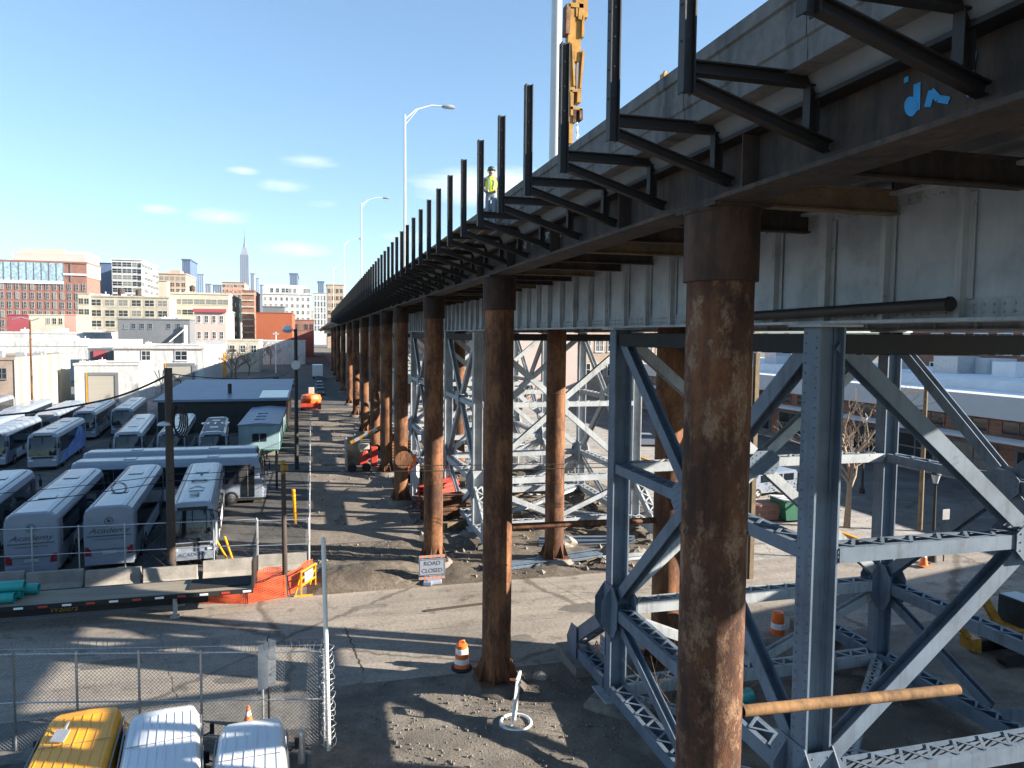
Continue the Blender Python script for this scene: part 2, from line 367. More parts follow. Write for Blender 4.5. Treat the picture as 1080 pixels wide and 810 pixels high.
sheet('construction_yard', 5.4, 20.5, 29.3, 104, -.008, 'dirt', nx=80, ny=260, amp=.16, seed=5)
sheet('gravel_verge', -.1, 22.5, 4, 21.4, -.004, 'gravel', nx=110, ny=90, amp=.1, seed=9)
sheet('lane', -22, 6, 104, 420, -.002, 'lot')
sheet('side_lot', 20.5, 33, 29.3, 110, -.004, 'pave')
sheet('side_street', 33, 48, -20, 160, -.004, 'lot')
b = MB(); b.b2(28.2, 33, 29.32, 29.52, -.01, .1); b.b2(28.2, 28.4, 29.52, 60, -.01, .1)
tag(b.build('kerb', 'yellow'), kind='structure')
b = MB(); b.b2(48, 49.9, 20, 120, -.01, .12)
tag(b.build('sidewalk', 'pave'), kind='structure')
# repairs, cracks and damp patches in the street
rp = random.Random(21)
b = MB()
for (x, y, w, h) in ((-6.5, 24.6, 2.2, .7), (2.2, 27.6, 1.6, .5), (10.5, 25.6, 2.6, .9), (15, 27.2, 2.0, .6), (-11, 26.4, 1.8, .8), (-2.5, 22.6, 1.3, .6), (7.2, 23.4, .9, .9), (20, 26, 3, .8)):
    k = 14; b.add([(x+w*.5*math.cos(6.283*i/k)*rp.uniform(.75, 1.1), y+h*.5*math.sin(6.283*i/k)*rp.uniform(.75, 1.1), .004) for i in range(k)], [tuple(range(k))])
M['patch'] = ground_mat('newer asphalt patch', (.1, .09, .08), (.14, .125, .11), (.2, .18, .155), .8, 9, 0, .3)
tag(b.build('road_patches', 'patch'), kind='structure')
b = MB()
def crack(p, q, n, w):
    P = [V(p)+(V(q)-V(p))*i/n+V((rp.uniform(-.05, .05), rp.uniform(-.05, .05), 0)) for i in range(n+1)]
    for a, c in zip(P, P[1:]): 
        d = (c-a).normalized().cross(V((0, 0, 1)))*w*rp.uniform(.4, 1.4)*.5; b.add([a-d, a+d, c+d, c-d], [(0, 1, 2, 3)])
crack((1.5, 22.1, .008), (1.1, 25.8, .008), 34, .05); crack((-12, 25.2, .008), (9, 24.9, .008), 90, .014); crack((6, 28.4, .008), (14, 26.4, .008), 40, .015); crack((10, 28.6, .008), (11.5, 24, .008), 30, .014); crack((-9, 27.6, .008), (-1, 28.2, .008), 40, .014); crack((-4, 21.8, .008), (-5.5, 27, .008), 30, .014); crack((9, 26.2, .008), (20, 27.8, .008), 44, .014)
M['tar'] = mt('crack filler', (.05, .045, .04), .4, 5, .8); tag(b.build('road_cracks', 'tar'), kind='structure')
b = MB(); a0, c0 = at(487, 651, Z=0), at(512, 652, Z=0)
b.bar((4.2, 26.6, .03), (7.4, 26.9, .03), .12, .05); tag(b.build('road_plank', 'wood'), 'thin dark plank lying on the street behind the drum column', 'plank')
# loose stones on the verge and in the yard
b = MB()
def stones(b, n, x0, x1, y0, y1, smin, smax):
    for i in range(n):
        x, y = random.uniform(x0, x1), random.uniform(y0, y1); s = smin+(smax-smin)*random.random()**3
        q = [V((random.uniform(.6, 1)*a, random.uniform(.6, 1)*c, random.uniform(.5, .9)*d))*s for a, c, d in ((1, 0, 0), (-1, 0, 0), (0, 1, 0), (0, -1, 0), (0, 0, 1), (0, 0, -1))]
        b.add([V((x, y, .06))+k for k in q], [(0, 2, 4), (2, 1, 4), (1, 3, 4), (3, 0, 4), (2, 0, 5), (1, 2, 5), (3, 1, 5), (0, 3, 5)])
stones(b, 2600, .3, 9, 14, 21.3, .012, .07); stones(b, 300, 9, 21, 8, 21.3, .03, .16)
tag(b.build('gravel', 'plinth'), kind='stuff')
b = MB(); stones(b, 500, 0, 5.2, 29.5, 36, .02, .14); stones(b, 1600, 5.5, 20, 29.6, 75, .03, .3); stones(b, 300, .2, 5, 37, 90, .03, .15)
tag(b.build('rubble', 'plinth'), kind='stuff')
b = MB()
for i in range(230):     # splintered timber and plates lying about under the bridge
    x, y = random.uniform(6, 19.5), random.uniform(30, 70); L = random.uniform(.3, 1.5); a = random.uniform(0, 3.1)
    b.box((x, y, .12+random.random()*.2), (L, random.uniform(.05, .22), .05), a, random.choice((0, 0, 1, 2)), ry=random.uniform(-.2, .2))
tag(b.build('debris', ['timber', 'wood', 'galv']), kind='stuff')

# ---------------------------------------------------------------- the viaduct deck
YN, YF = -8.0, 560.0
vd = thing('viaduct', 'long elevated road deck with stained concrete parapet and rusty edge girder', 'viaduct', (5.3, 0, 12.5))
b = MB(); b.extr([(4.74, 13.52), (4.98, 13.5), (5.1, 13.3), (5.5, 13.3), (5.6, 13.42), (8.2, 13.42), (8.2, 13.2), (8.8, 13.2), (8.8, 13.42), (17.4, 13.42), (17.4, 13.2), (18, 13.2), (18, 13.42), (19.2, 13.5), (19.2, 13.62), (4.74, 13.62)][::-1], YN, YF)
b.build('deck_slab', 'slab', vd)
def parapet(x, s):
    b = MB(); y = YN; k = 0
    while y < YF:
        L = 2.35 if y < 120 else 11.75
        y1 = min(YF, y+L)-(.018 if y < 120 else .03)
        b.extr([(x, 13.5), (x+s*.025, 13.52), (x+s*.025, 13.74), (x, 13.76), (x, 13.97), (x+s*.02, 13.985), (x+s*.02, 14.17), (x-s*.015, 14.19), (x-s*.015, 14.35), (x+s*.22, 14.36), (x+s*.34, 13.63), (x+s*.3, 13.5)], y, y1)
        y += L
    b.b2(x+s*.03, x+s*.2, YN, YF, 13.63, 14.3)
    return b.build('parapet', 'conc', vd)
parapet(4.7, 1); parapet(19.24, -1)
b = MB(); b.b2(5.28, 5.33, YN, YF, 12.6, 13.25); 
g = b.build('edge_girder', 'rustbeam', vd)
b = MB(); b.b2(5.0, 5.62, YN, YF, 12.545, 12.6); b.build('bottom_flange', 'rustbeam', g)
b = MB(); b.b2(5.04, 5.57, YN, YF, 13.25, 13.297); b.build('top_flange', 'dark', g)
for i in range(40):
    b = MB(); y = -3+i*3.54; b.b2(5.05, 5.278, y, y+.02, 12.602, 13.248); b.build('web_stiffener', 'rustbeam', g)
for i in range(60):
    y = 1.05+i*1.93
    b = MB(); b.ibeam((5.42 if y > 0 else 5.42, y, 12.8), (8.42, y, 12.8), .16, .36, .03); b.build('floor_beam', 'timber' if i % 3 == 1 else 'rustbeam', vd)
b = MB()
for i in range(80): y = 1.05+i*4.0; b.ibeam((8.6, y, 13.1), (17.6, y, 13.1), .3, .5, .04)
b.build('cross_beams', 'rustbeam', vd)
def girder(x, nm, ys=YN):
    b = MB(); b.b2(x-.02, x+.02, ys, YF, 11.08, 12.9)
    if ys > YN: b.b2(x-.02, x+.02, YN, ys, 12.1, 12.9); b.b2(x-.2, x+.2, YN, ys-.01, 12.05, 12.098)  # unseen near end shaped shallower so sun reaches the closest column
    g = b.build(nm, 'pale', vd)
    b = MB(); b.b2(x-.24, x+.24, ys, YF, 11.03, 11.078); b.b2(x-.24, x+.24, YN, YF, 12.902, 12.95)
    b.b2(x-.045, x-.021, ys, YF, 11.08, 11.32); b.b2(x-.045, x-.021, YN, YF, 12.75, 12.9)
    for y in range(0, 330):
        for z in (11.15, 11.25, 12.8):
            if y*.14-2 < 36: b.rivet((x-.05, y*.14+2, z), .022)
    b.build('flange', 'blue2', g)
    y = 2.42 if ys == YN else 10.22
    while y < 118:
        b = MB()
        w = .18 if any(abs(y-q) < .7 for q in (10.2,)) else .09
        b.b2(x-.16, x-.046, y-w/2, y+w/2, 11.082, 12.898)
        if y < 60: b.b2(x-.06, x-.0461, y-w/2-.09, y+w/2+.09, 11.33, 12.74)
        b.build('stiffener', 'blue2', g); y += 1.3
girder(8.5, 'plate_girder'); girder(17.7, 'plate_girder', 9.0)
# a thick stub pipe strapped along the inner girder
p0, p1 = at(780, 334, X=8.12), at(1004, 320.5, X=8.12)
b = MB(); b.tube(p0, p1, .085, n=14); b.tube(p1-V((0, -.02, 0)), p1+V((0, .05, 0)), .1, n=14)
t = b.build('drain_pipe', 'dark'); tag(t, 'dark capped drain pipe running along the pale inner girder', 'pipe')

# ---------------------------------------------------------------- rusted pipe columns
def column(x, y, label, group=None, ztop=12.54, base=True, rough=False, cap=True, r=.445):
    t = thing('steel_column', label, 'column', (x, y, 0), group)
    b = MB(); n = 40 if y < 35 else 20
    b.tube((x, y, .34 if base else .0), (x, y, ztop-.04), r, n=n)
    for z in (3.9, 8.1): b.lathe([(r+.001, z-.03), (r+.014, z-.02), (r+.014, z+.02), (r+.001, z+.03)], (x, y, 0), n)
    b.build('shaft', 'rust2' if rough else 'rust', t)
    if cap:
        b = MB(); b.lathe([(r+.002, ztop-1.0), (r+.05, ztop-.99), (r+.05, ztop-.09), (r+.065, ztop-.088), (r+.065, ztop-.042), (r+.04, ztop-.04)], (x, y, 0), n); b.build('collar', 'collar', t)
        b = MB(); b.b2(x-.42, x+.42, y-.5, y+.5, ztop-.039, ztop+.003); b.build('bearing_plate', 'rustbeam', t)
    b = MB(); b.b2(x-.62, x+.62, y-.62, y+.62, .3, .335)
    for k in range(8):
        a = k*math.pi/4+.39; p = V((x+math.cos(a)*r, y+math.sin(a)*r, 0)); q = V((x+math.cos(a)*.66, y+math.sin(a)*.66, 0))
        b.plate([p+V((0, 0, .337)), q+V((0, 0, .337)), q+V((0, 0, .42)), p+V((0, 0, .95))], (-math.sin(a), math.cos(a), 0), .03)
    b.build('base_plate', 'rust', t)
    b = MB(); b.lathe([(1.0, -.05), (.95, .1), (.8, .26), (.74, .3)], (x, y, 0), 14); b.build('footing', 'footing' if y < 21 else 'plinth', t)
    return t
CY_ = [at(px, 400, X=5.42).y for px in (757, 526, 457.5, 423, 407.5, 395.5, 384.5, 375.5, 369, 362, 357, 353.5, 351)]
LB = ['thick flaking rusty column closest to the camera cutting across the picture', 'tall rusty pipe column beside the orange drum and white stand',
      'rusty pipe column standing behind the road closed sign', 'rusty column with a round curved plate and light patches, behind the sign column',
      'rusty column beside the small red and white lift machine', 'rusty column just behind the small lift machine']
for i, y in enumerate(CY_):
    column(5.42, y, LB[i] if i < 6 else 'dark rusty column far down the outer row towards the red vehicle', 'rusty columns of the outer row' if i else 'rusty columns of the outer row', rough=(i == 0))
for i, y in enumerate([20.33, 31.2, 44.5, 53.7, 63.9]):
    column(11.1, y, ['rusty inner column half hidden behind the near flaking column', 'sunlit orange rusty inner column on a pale footing behind the white trusses', 'rusty inner column in deep shade behind the pale trusses', 'rusty inner column in shade far under the deck', 'last rusty inner column visible under the deck'][i], 'rusty columns of the inner row', ztop=12.9, cap=False, r=.45)
# the curved plate on the fourth column
b = MB(); x, y = 5.42, CY_[3]
b.tube((x+.1, y-.5, 2.9), (x+.1, y-.62, 2.9), .55, n=18); tag(b.build('round_plate', 'rust'), 'round rusty plate leaning on the fourth column', 'plate')
# horizontal brace pipes
def pipe(p0, p1, r, mat, label, name='brace_pipe', inner=True):
    b = MB(); p0, p1 = V(p0), V(p1); b.tube(p0, p1, r, n=18, caps=False); b.tube(p0, p1, r*.86, n=18, caps=False)
    d = (p1-p0).normalized()
    for p, k in ((p0, 1), (p1, -1)): b.tube(p, p+d*.004*k, r*.99, r*.87, n=18, caps=False)
    b.tube(p0+d*.3, p0+d*.31, r*.85, n=18)
    return tag(b.build(name, mat), label, 'pipe', 'horizontal brace pipes')
q0, q1 = at(783, 750, Y=8.61), at(1010, 727, Y=8.61)
pipe((q0.x, 8.61, q0.z), (q1.x, 8.61, q1.z), .082, 'rusttan', 'tan rusty pipe running out from the closest column across the blue truss leg')
q0, q1 = at(545, 555, Y=20.32), at(700, 548, Y=20.32)
pipe((5.87, 20.32, q0.z), (10.64, 20.32, q1.z), .095, 'rust', 'orange rusty pipe bracing the drum column to the hidden inner column')

# ---------------------------------------------------------------- riveted trestle towers
XS, ZT, ZM, ZG, ZB = (8.5, 17.7), 10.98, 7.05, 2.95, .55
def tower(y0, y1, label, near):
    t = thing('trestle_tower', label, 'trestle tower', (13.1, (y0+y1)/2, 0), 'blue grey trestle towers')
    m1 = 'blue' if near else 'blue2'  # farther towers take the sunlit copy of the paint
    for x in XS:
        for y, s in ((y0, -1), (y1, 1)):
            b = MB(); w, d = .4, .48
            for k in (-1, 1): b.b2(x+k*d/2-.02, x+k*d/2+.02, y-w/2, y+w/2, .4, ZT)
            b.b2(x-d/2+.02, x+d/2-.02, y-.02, y+.02, .4, ZT)
            for k in (-1, 1):
                for q in (-1, 1): b.b2(x+k*(d/2-.02)-k*.0, x+k*(d/2-.09), y+q*.022, y+q*.045, .4, ZT)
            if near:
                for k in (-1, 1):
                    for q in (-.13, .13):
                        z = .6
                        while z < ZT-.1: b.rivet((x+k*(d/2+.02), y+q, z+(.07 if q > 0 else 0)), .024); z += .17
            b.build('leg', m1, t)
            b = MB(); b.b2(x-.42, x+.42, y-.4, y+.4, ZT+.002, ZT+.045); b.b2(x-.5, x+.5, y-.5, y+.5, .35, .398); b.build('bearing_plate', 'blue2', t)
            b = MB(); b.lathe([(1.0, -.1), (.95, .18), (.75, .345)], (x, y, 0), 4); b.build('footing', 'plinth', t)
    def gus(c, face, sx, sz, name='gusset'):
        """octagonal riveted plate on a leg: face 'X' lies in the plane x = const"""
        b = MB(); pr = [(-sx, -sz*.45), (-sx*.62, -sz), (sx*.62, -sz), (sx, -sz*.45), (sx, sz*.45), (sx*.55, sz), (-sx*.55, sz), (-sx, sz*.45)]
        for k in (-1, 1):
            b = MB(); off = k*.272
            if face == 'X': pts = [V((c[0]+off, c[1]+a, c[2]+z)) for a, z in pr]; nn = (k, 0, 0)
            else: pts = [V((c[0]+a, c[1]+k*.235, c[2]+z)) for a, z in pr]; nn = (0, k, 0)
            if k < 0: pts = pts[::-1]
            b.plate(pts, nn, .022)
            if near:
                for i in range(7):
                    for j in range(9):
                        a, z = (i-3)/3*sx*.82, (j-4)/4*sz*.86
                        if abs(a)/sx+abs(z)/sz*.6 > 1.15: continue
                        if (i+j) % 2: continue
                        p = V((c[0]+k*.296, c[1]+a, c[2]+z)) if face == 'X' else V((c[0]+a, c[1]+k*.259, c[2]+z))
                        b.rivet(p, .022)
            b.build(name, m1, t)
    ym, xm = (y0+y1)/2, (XS[0]+XS[1])/2
    for x in XS:
        for y, s in ((y0, 1), (y1, -1)):
            gus((x, y+s*.1, ZG), 'X', .58, .72); gus((x, y, ZG-.02), 'Y', .56, .68)
        gus((x, ym, ZM), 'X', .5, .36)
    for y in (y0, y1): gus((xm, y, ZM), 'Y', .5, .36)
    # struts
    for z, w, h in ((ZT-.28, .36, .34), (ZM, .42, .26), (ZG, .46, .32), (ZB, .5, .34)):
        for x in XS:
            b = MB(); b.lattice((x, y0+.25, z), (x, y1-.25, z), w, h, pitch=.3, lw=.06)
            b.build('strut', 'black' if z > 10 else m1, t)
        for y in (y0, y1):
            b = MB(); b.lattice((XS[0]+.28, y, z), (XS[1]-.28, y, z), w, h, pitch=.3, lw=.06)
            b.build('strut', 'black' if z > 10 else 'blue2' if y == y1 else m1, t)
    # K bracing: leg heads to the middle of the centre strut, and from there to the low gussets; again below
    def diag(p0, p1, up, w=.3, h=.26, mat=m1):
        b = MB(); b.ibeam(p0, p1, w, h, .026, up)
        b.build('diagonal', mat, t)
    for x in XS:
        for y, s in ((y0, 1), (y1, -1)):
            diag((x, y+s*.2, ZT-.25), (x, ym-s*.25, ZM+.3), (1, 0, 0)); diag((x, ym-s*.25, ZM-.3), (x, y+s*.3, ZG+.42), (1, 0, 0))
            diag((x, y+s*.35, ZG-.35), (x, ym-s*.2, ZB+.35), (1, 0, 0), .26, .22)
    for y, mm in ((y0, m1), (y1, 'blue2')):  # far face painted in the lighter, sunlit copy
        for x, s in ((XS[0], 1), (XS[1], -1)):
            diag((x+s*.22, y, ZT-.25), (xm-s*.25, y, ZM+.3), (0, 1, 0), mat=mm); diag((xm-s*.25, y, ZM-.3), (x+s*.3, y, ZG+.42), (0, 1, 0), mat=mm)
            diag((x+s*.35, y, ZG-.35), (xm-s*.2, y, ZB+.35), (0, 1, 0), .26, .22, mat=mm)
    # flat cross bracing in the strut planes
    for z in (ZB,):
        b = MB(); b.lattice((XS[0]+.3, y0+.3, z-.02), (XS[1]-.3, y1-.3, z-.02), .3, .16, pitch=.26); b.build('plan_brace', 'blue2', t)
        b = MB(); b.lattice((XS[1]-.3, y0+.3, z-.2), (XS[0]+.3, y1-.3, z-.2), .3, .16, pitch=.26); b.build('plan_brace', 'blue2', t)
    # splayed feet lengthwise
    for x in XS:
        for y, s in ((y0, -1), (y1, 1)):
            b = MB(); e = V((x, y+s*2.75, ZB+.35))
            b.lattice((x, y+s*.3, ZG-.35), e, .46, .4, up=(0, 0, 1), pitch=.32, lw=.07)
            b.lattice((x, y+s*.3, ZB), e-V((0, 0, .35)), .5, .34, pitch=.3, lw=.06)
            pts = [V((x-.3, y+s*2.3, ZB-.2)), V((x-.3, y+s*3.0, ZB-.2)), V((x-.3, y+s*3.15, ZB+.25)), V((x-.3, y+s*2.75, ZB+.85)), V((x-.3, y+s*2.3, ZB+.9))]
            if s > 0: pts = pts[::-1]
            b.plate(pts, (-1, 0, 0), .022)
            b.build('splay_foot', m1, t)
            b = MB(); b.b2(x-.55, x+.55, y+s*2.2-.5, y+s*2.2+.9*s+.5, -.1, ZB-.18); b.build('footing', 'plinth', t)
    return t
TW = [(10.28, 18.45), (36.3, 44.6), (52.4, 60.7), (68.5, 76.8), (86, 94.3)]
TL = ['blue grey riveted trestle tower nearest the camera with lattice struts', 'pale grey trestle tower beyond the street with sunlit white diagonals',
      'third trestle tower, close behind the sunlit pale one', 'fourth trestle tower, small and half hidden behind the curved plate column', 'farthest trestle tower, a sliver between the rusty columns']
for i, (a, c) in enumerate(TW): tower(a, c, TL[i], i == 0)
# notices fixed to the towers
def notice(name, c, w, h, label, rows=3):
    t = thing(name, label, 'sign', c); b = MB(); x, y, z = c; b.b2(x-.012, x+.012, y-w/2, y+w/2, z-h/2, z+h/2); b.build('board', 'white', t)
    b = MB()
    for i in range(rows): zz = z+h*.3-i*h*.6/(rows-1); b.b2(x-.016, x-.0125, y-w*.38, y+w*.38, zz-h*.045, zz+h*.045)
    b.build('printed_lines', 'ink', t)
notice('small_notice', (8.21, 18.72, 1.75), .32, .5, 'small white printed notice on the near tower foot')
notice('small_notice', (8.2, 36.3, 2.2), .5, .45, 'small white notice on the leg of the pale tower')
b = MB(); 
for pts in ([(0, 0), (.1, .16), (.2, .12), (.12, 0), (.2, -.12), (.1, -.17), (0, -.1)],): b.path([V((8.205, 19.25-a, 1.5+z)) for a, z in pts], .018, 4)
tag(b.build('red_mark', 'red'), 'small red painted mark on the near tower foot plate', 'mark')

# ---------------------------------------------------------------- outrigger brackets along the edge girder
bp = thing('outrigger_bracket', 'black steel outrigger bracket', 'bracket', (0, 0, 0), 'black outrigger brackets along the deck edge')
b = MB(); b.ibeam((0, 0, 13.2), (0, 0, 15.07), .12, .13, .016, (1, 0, 0))
for z in (13.7, 14.05, 14.4, 14.75, 15.0): b.rivet((-.07, 0, z), .014, 1); b.rivet((-.02, -.062, z+.03), .014, 1)
b.build('post', ['dark', 'rustbeam'], bp)
b = MB(); b.ibeam((.07, 0, 13.455), (1.66, 0, 13.455), .12, .13, .016); b.b2(1.56, 1.645, -.07, .07, 13.385, 13.388); b.build('beam', 'dark', bp)
b = MB(); b.ibeam((.06, 0, 13.29), (1.66, 0, 12.8), .11, .12, .016); b.build('diagonal', 'dark', bp)
b = MB(); b.ibeam((1.44, 0, 12.93), (1.44, 0, 13.388), .11, .12, .016, (1, 0, 0)); b.build('hanger', 'dark', bp)
BL = {0: 'black bracket clipped by the frame corner above the blue graffiti', 1: 'black bracket with its post cut off by the frame, before the blue graffiti one', 2: 'large black bracket with the tallest post, just above the closest column',
      3: 'black bracket beside the tall post next to the yellow boom', 4: 'black bracket whose post overlaps the yellow excavator arm', 5: 'black bracket standing clear left of the tall lamp pole',
      6: 'black bracket whose post hides part of the worker', 7: 'black bracket just behind the worker'}
first = True
for k in range(82):
    y = 2.88+1.767*k
    if k < 8: lab = BL[k]
    elif k < 20: lab = 'black bracket, %s in the row behind the worker' % ORD[k-7]
    else: lab = 'small far black bracket in the row towards the skyline'
    if first: place(bp, (3.6, y, 0), 0, lab); first = False
    else: copy_tree(bp, lab, (3.6, y, 0))
# planks laid over the brackets
n = 0
for k in range(8, 46, 4):
    y = 2.88+1.767*k
    for j, x in enumerate((3.8, 4.15, 4.5)):
        b = MB(); b.b2(x-.13, x+.13, y-.15, y+7.1, 13.524, 13.57)
        o = b.build('walkway_plank', 'timber'); tag(o, 'long timber plank lying across the far outrigger brackets', 'plank', 'planks on the outrigger brackets')
# graffiti sprayed on the edge girder
gr = []
def stroke(b, pts, w):
    P = [at(930+x*.1359, 30+y*.1359, X=5.274) for x, y in pts]
    for a, c in zip(P, P[1:]): gq[0] += .0007; b.bar(a-V((gq[0], 0, 0)), c-V((gq[0], 0, 0)), w, .002, (1, 0, 0))
gq = [0]
b = MB(); stroke(b, [(275, 425), (270, 640)], .075); stroke(b, [(390, 480), (355, 610)], .075); stroke(b, [(385, 485), (440, 545), (525, 560)], .06)
stroke(b, [(175, 405), (210, 390)], .05); stroke(b, [(545, 225), (635, 200)], .085); stroke(b, [(550, 365), (590, 405)], .06); stroke(b, [(700, 190), (665, 430), (710, 500)], .1)
P = [at(930+(228+52*math.cos(a))*.1359, 30+(605+78*math.sin(a))*.1359, X=5.2742) for a in [i*math.pi/7 for i in range(14)]]
b.plate(P, (-1, 0, 0), .004)
tag(b.build('graffiti', 'graf'), 'blue spray painted letters on the rusty edge girder', 'graffiti')
b = MB(); rr = random.Random(4)
for k in range(9):
    px = 541+k*6; P = [at(px+rr.uniform(-3, 3), 262-(px-541)*.34+rr.uniform(-6, 6), X=5.274) for i in range(5)]
    if px > 562 and px < 566: continue
    for a, c in zip(P, P[1:]): b.bar(a, c, .03, .004, (1, 0, 0))
tag(b.build('graffiti', 'graf2'), 'faded white scribbled graffiti on the girder below the worker', 'graffiti')
# ---------------------------------------------------------------- lamps on the deck
def deck_lamp(px, ptop, phead, yhead, label, X=5.25, r=.085, top=None):
    q = at(px, ptop, X=X); y = q.y; zt = top or q.z
    t = thing('street_lamp', label, 'street lamp', (X, y, 14.3), 'lamps along the viaduct')
    b = MB(); b.tube((X, y, 13.6), (X, y, zt), r, r*.62, 12); b.lathe([(r*1.8, 14.36), (r*1.8, 14.4), (r*1.2, 14.5)], (X, y, 0), 12); b.build('pole', 'lamp', t)
    if phead:
        h = at(phead, yhead, Y=y); L = h.x-X
        b = MB(); b.path([V((X, y, zt-.25)), V((X+L*.25, y, zt+(h.z-zt)*.55)), V((X+L*.6, y, zt+(h.z-zt)*1.02)), V((X+L*.85, y, h.z+.02))], [.05, .045, .04, .035], 8)
        b.bar((X, y, zt-.6), (X+L*.28, y, zt+(h.z-zt)*.5), .03, .03); b.build('arm', 'lamp', t)
        b = MB(); b.lathe([(.02, -.1), (.2, -.07), (.24, 0), (.16, .09), (.05, .12)], (0, 0, 0), 12)
        b.v = [(h.x-.05+v[0]*1.9, y+v[1]*.9, h.z+v[2]) for v in b.v]; b.build('lamp_head', 'galv', t)
    return t
deck_lamp(427, 121, 474, 113, 'tall pale street lamp with curved arm, largest on the deck')
deck_lamp(381, 214, 408, 209, 'second street lamp along the deck, behind the tallest one')
deck_lamp(363, 257, 381, 252, 'third street lamp along the deck, small and thin')
deck_lamp(351.5, 283, 364, 279, 'fourth street lamp along the deck, tiny near the skyline')
deck_lamp(586, 100, None, 0, 'thick pale pole rising out of the picture next to the yellow boom', X=5.2, r=.135, top=24)
# low posts and box along the parapet
b = MB(); p = at(701, 78, X=5.6); b.box((p.x, p.y, p.z-.1), (.1, .14, .2)); b.lathe([(.03, .0), (.03, .03), (.01, .05)], p, 8)
tag(b.build('light_box', 'yelm', bev=.01), 'yellow box peeking over the concrete parapet', 'box')

# ---------------------------------------------------------------- the worker
def skin_body(name, pts, edges, rad, mats, sub=2, parent=None):
    me = bpy.data.meshes.new(name); me.from_pydata(pts, edges, [])
    o = bpy.data.objects.new('tmp', me); C.objects.link(o)
    sk = o.modifiers.new('skin', 'SKIN'); sk.use_smooth_shade = True
    for i, r in enumerate(rad): me.skin_vertices[0].data[i].radius = (r, r) if not isinstance(r, tuple) else r
    me.skin_vertices[0].data[0].use_root = True
    s = o.modifiers.new('sub', 'SUBSURF'); s.levels = s.render_levels = sub
    bpy.context.view_layer.update()
    n = bpy.data.meshes.new_from_object(o.evaluated_get(bpy.context.evaluated_depsgraph_get())); bpy.data.objects.remove(o)
    n.materials.clear()
    for m in mats: n.materials.append(M[m])
    ob = bpy.data.objects.new(name, n); C.objects.link(ob)
    if parent: ob.parent = parent
    return ob
wk = thing('person', 'worker in dark hard hat, yellow vest and jeans standing at the parapet', 'person', (0, 0, 0))
# units: 1.45 tall stands for 1.74 m; faces -Y before turning
J = [(0, 0, .78), (0, .0, .93), (0, .0, 1.08), (0, 0, 1.2), (0, -.005, 1.27), (0, -.02, 1.33), (0, -.025, 1.4),      # pelvis..head
     (.075, 0, .74), (.085, -.01, .42), (.085, .02, .07), (.09, -.1, .025), (-.075, 0, .74), (-.09, .0, .42), (-.1, .03, .07), (-.1, -.09, .025),
     (.15, 0, 1.17), (.215, .02, .96), (.13, -.14, .86), (.07, -.19, .85), (-.15, 0, 1.17), (-.23, .03, .95), (-.14, -.13, .85), (-.06, -.18, .85)]
E_ = [(0, 1), (1, 2), (2, 3), (3, 4), (4, 5), (5, 6), (0, 7), (7, 8), (8, 9), (9, 10), (0, 11), (11, 12), (12, 13), (13, 14), (3, 15), (15, 16), (16, 17), (17, 18), (3, 19), (19, 20), (20, 21), (21, 22)]
RD = [(.13, .1), (.125, .1), (.145, .11), (.12, .085), .05, .078, .085, .085, .06, .045, .04, .085, .06, .045, .04, .065, .052, .04, .035, .065, .052, .04, .035]
pb = skin_body('body', J, E_, RD, ['denim', 'grey', 'skin', 'black'], 2, wk)
for p in pb.data.polygons:
    z = p.center.z; x = abs(p.center.x); y = p.center.y
    p.material_index = 3 if z < .07 else 2 if z > 1.255 or (y < -.155 and .8 < z < .92) else 0 if z < .82 and y > -.1 and x < .17 else 1
    p.use_smooth = True
b = MB()
for f in range(2):
    pass
rings = [(.83, .155, .125), (.95, .15, .122), (1.08, .165, .13), (1.17, .15, .115), (1.235, .085, .075)]
n = 20; vs = [(a*math.cos(t), -c*math.sin(t), z) for z, a, c in rings for t in (2*math.pi*i/n for i in range(n))]
b.add(vs, [(k*n+i, k*n+(i+1) % n, (k+1)*n+(i+1) % n, (k+1)*n+i) for k in range(len(rings)-1) for i in range(n) if not (k == 2 and i in (0, 19, 9, 10))], 0, True)
for a0 in (-.07, .07): b.bar((a0, -.128, .9), (a0*.9, -.127, 1.16), .03, .008, (0, 1, 0), 1)
b.build('safety_vest', ['hivis', 'galv'], wk)
b = MB(); b.lathe([(.098, 1.395), (.096, 1.43), (.075, 1.475), (.03, 1.5)], (0, -.02, 0), 16); b.box((0, -.11, 1.4), (.14, .1, .014)); b.lathe([(.11, 1.392), (.11, 1.402)], (0, -.02, 0), 16)
b.build('hard_hat', 'hat', wk)
b = MB()
for sx in (-.032, .032): b.rivet((sx, -.112, 1.365), .011, 1)
b.add([(-.014, -.108, 1.335), (.014, -.108, 1.335), (0, -.132, 1.337), (0, -.11, 1.37)], [(0, 1, 2), (0, 2, 3), (2, 1, 3)], 0); b.bar((-.025, -.106, 1.312), (.025, -.106, 1.312), .01, .008, (0, 1, 0), 2)
for sx in (-.088, .088): b.box((sx, -.015, 1.35), (.014, .03, .045), 0, 0)
b.build('face', ['skin', 'ink', 'tail'], wk)
q = at(518, 205, X=4.42)
place(wk, (q.x, q.y, 13.572), R(-12))
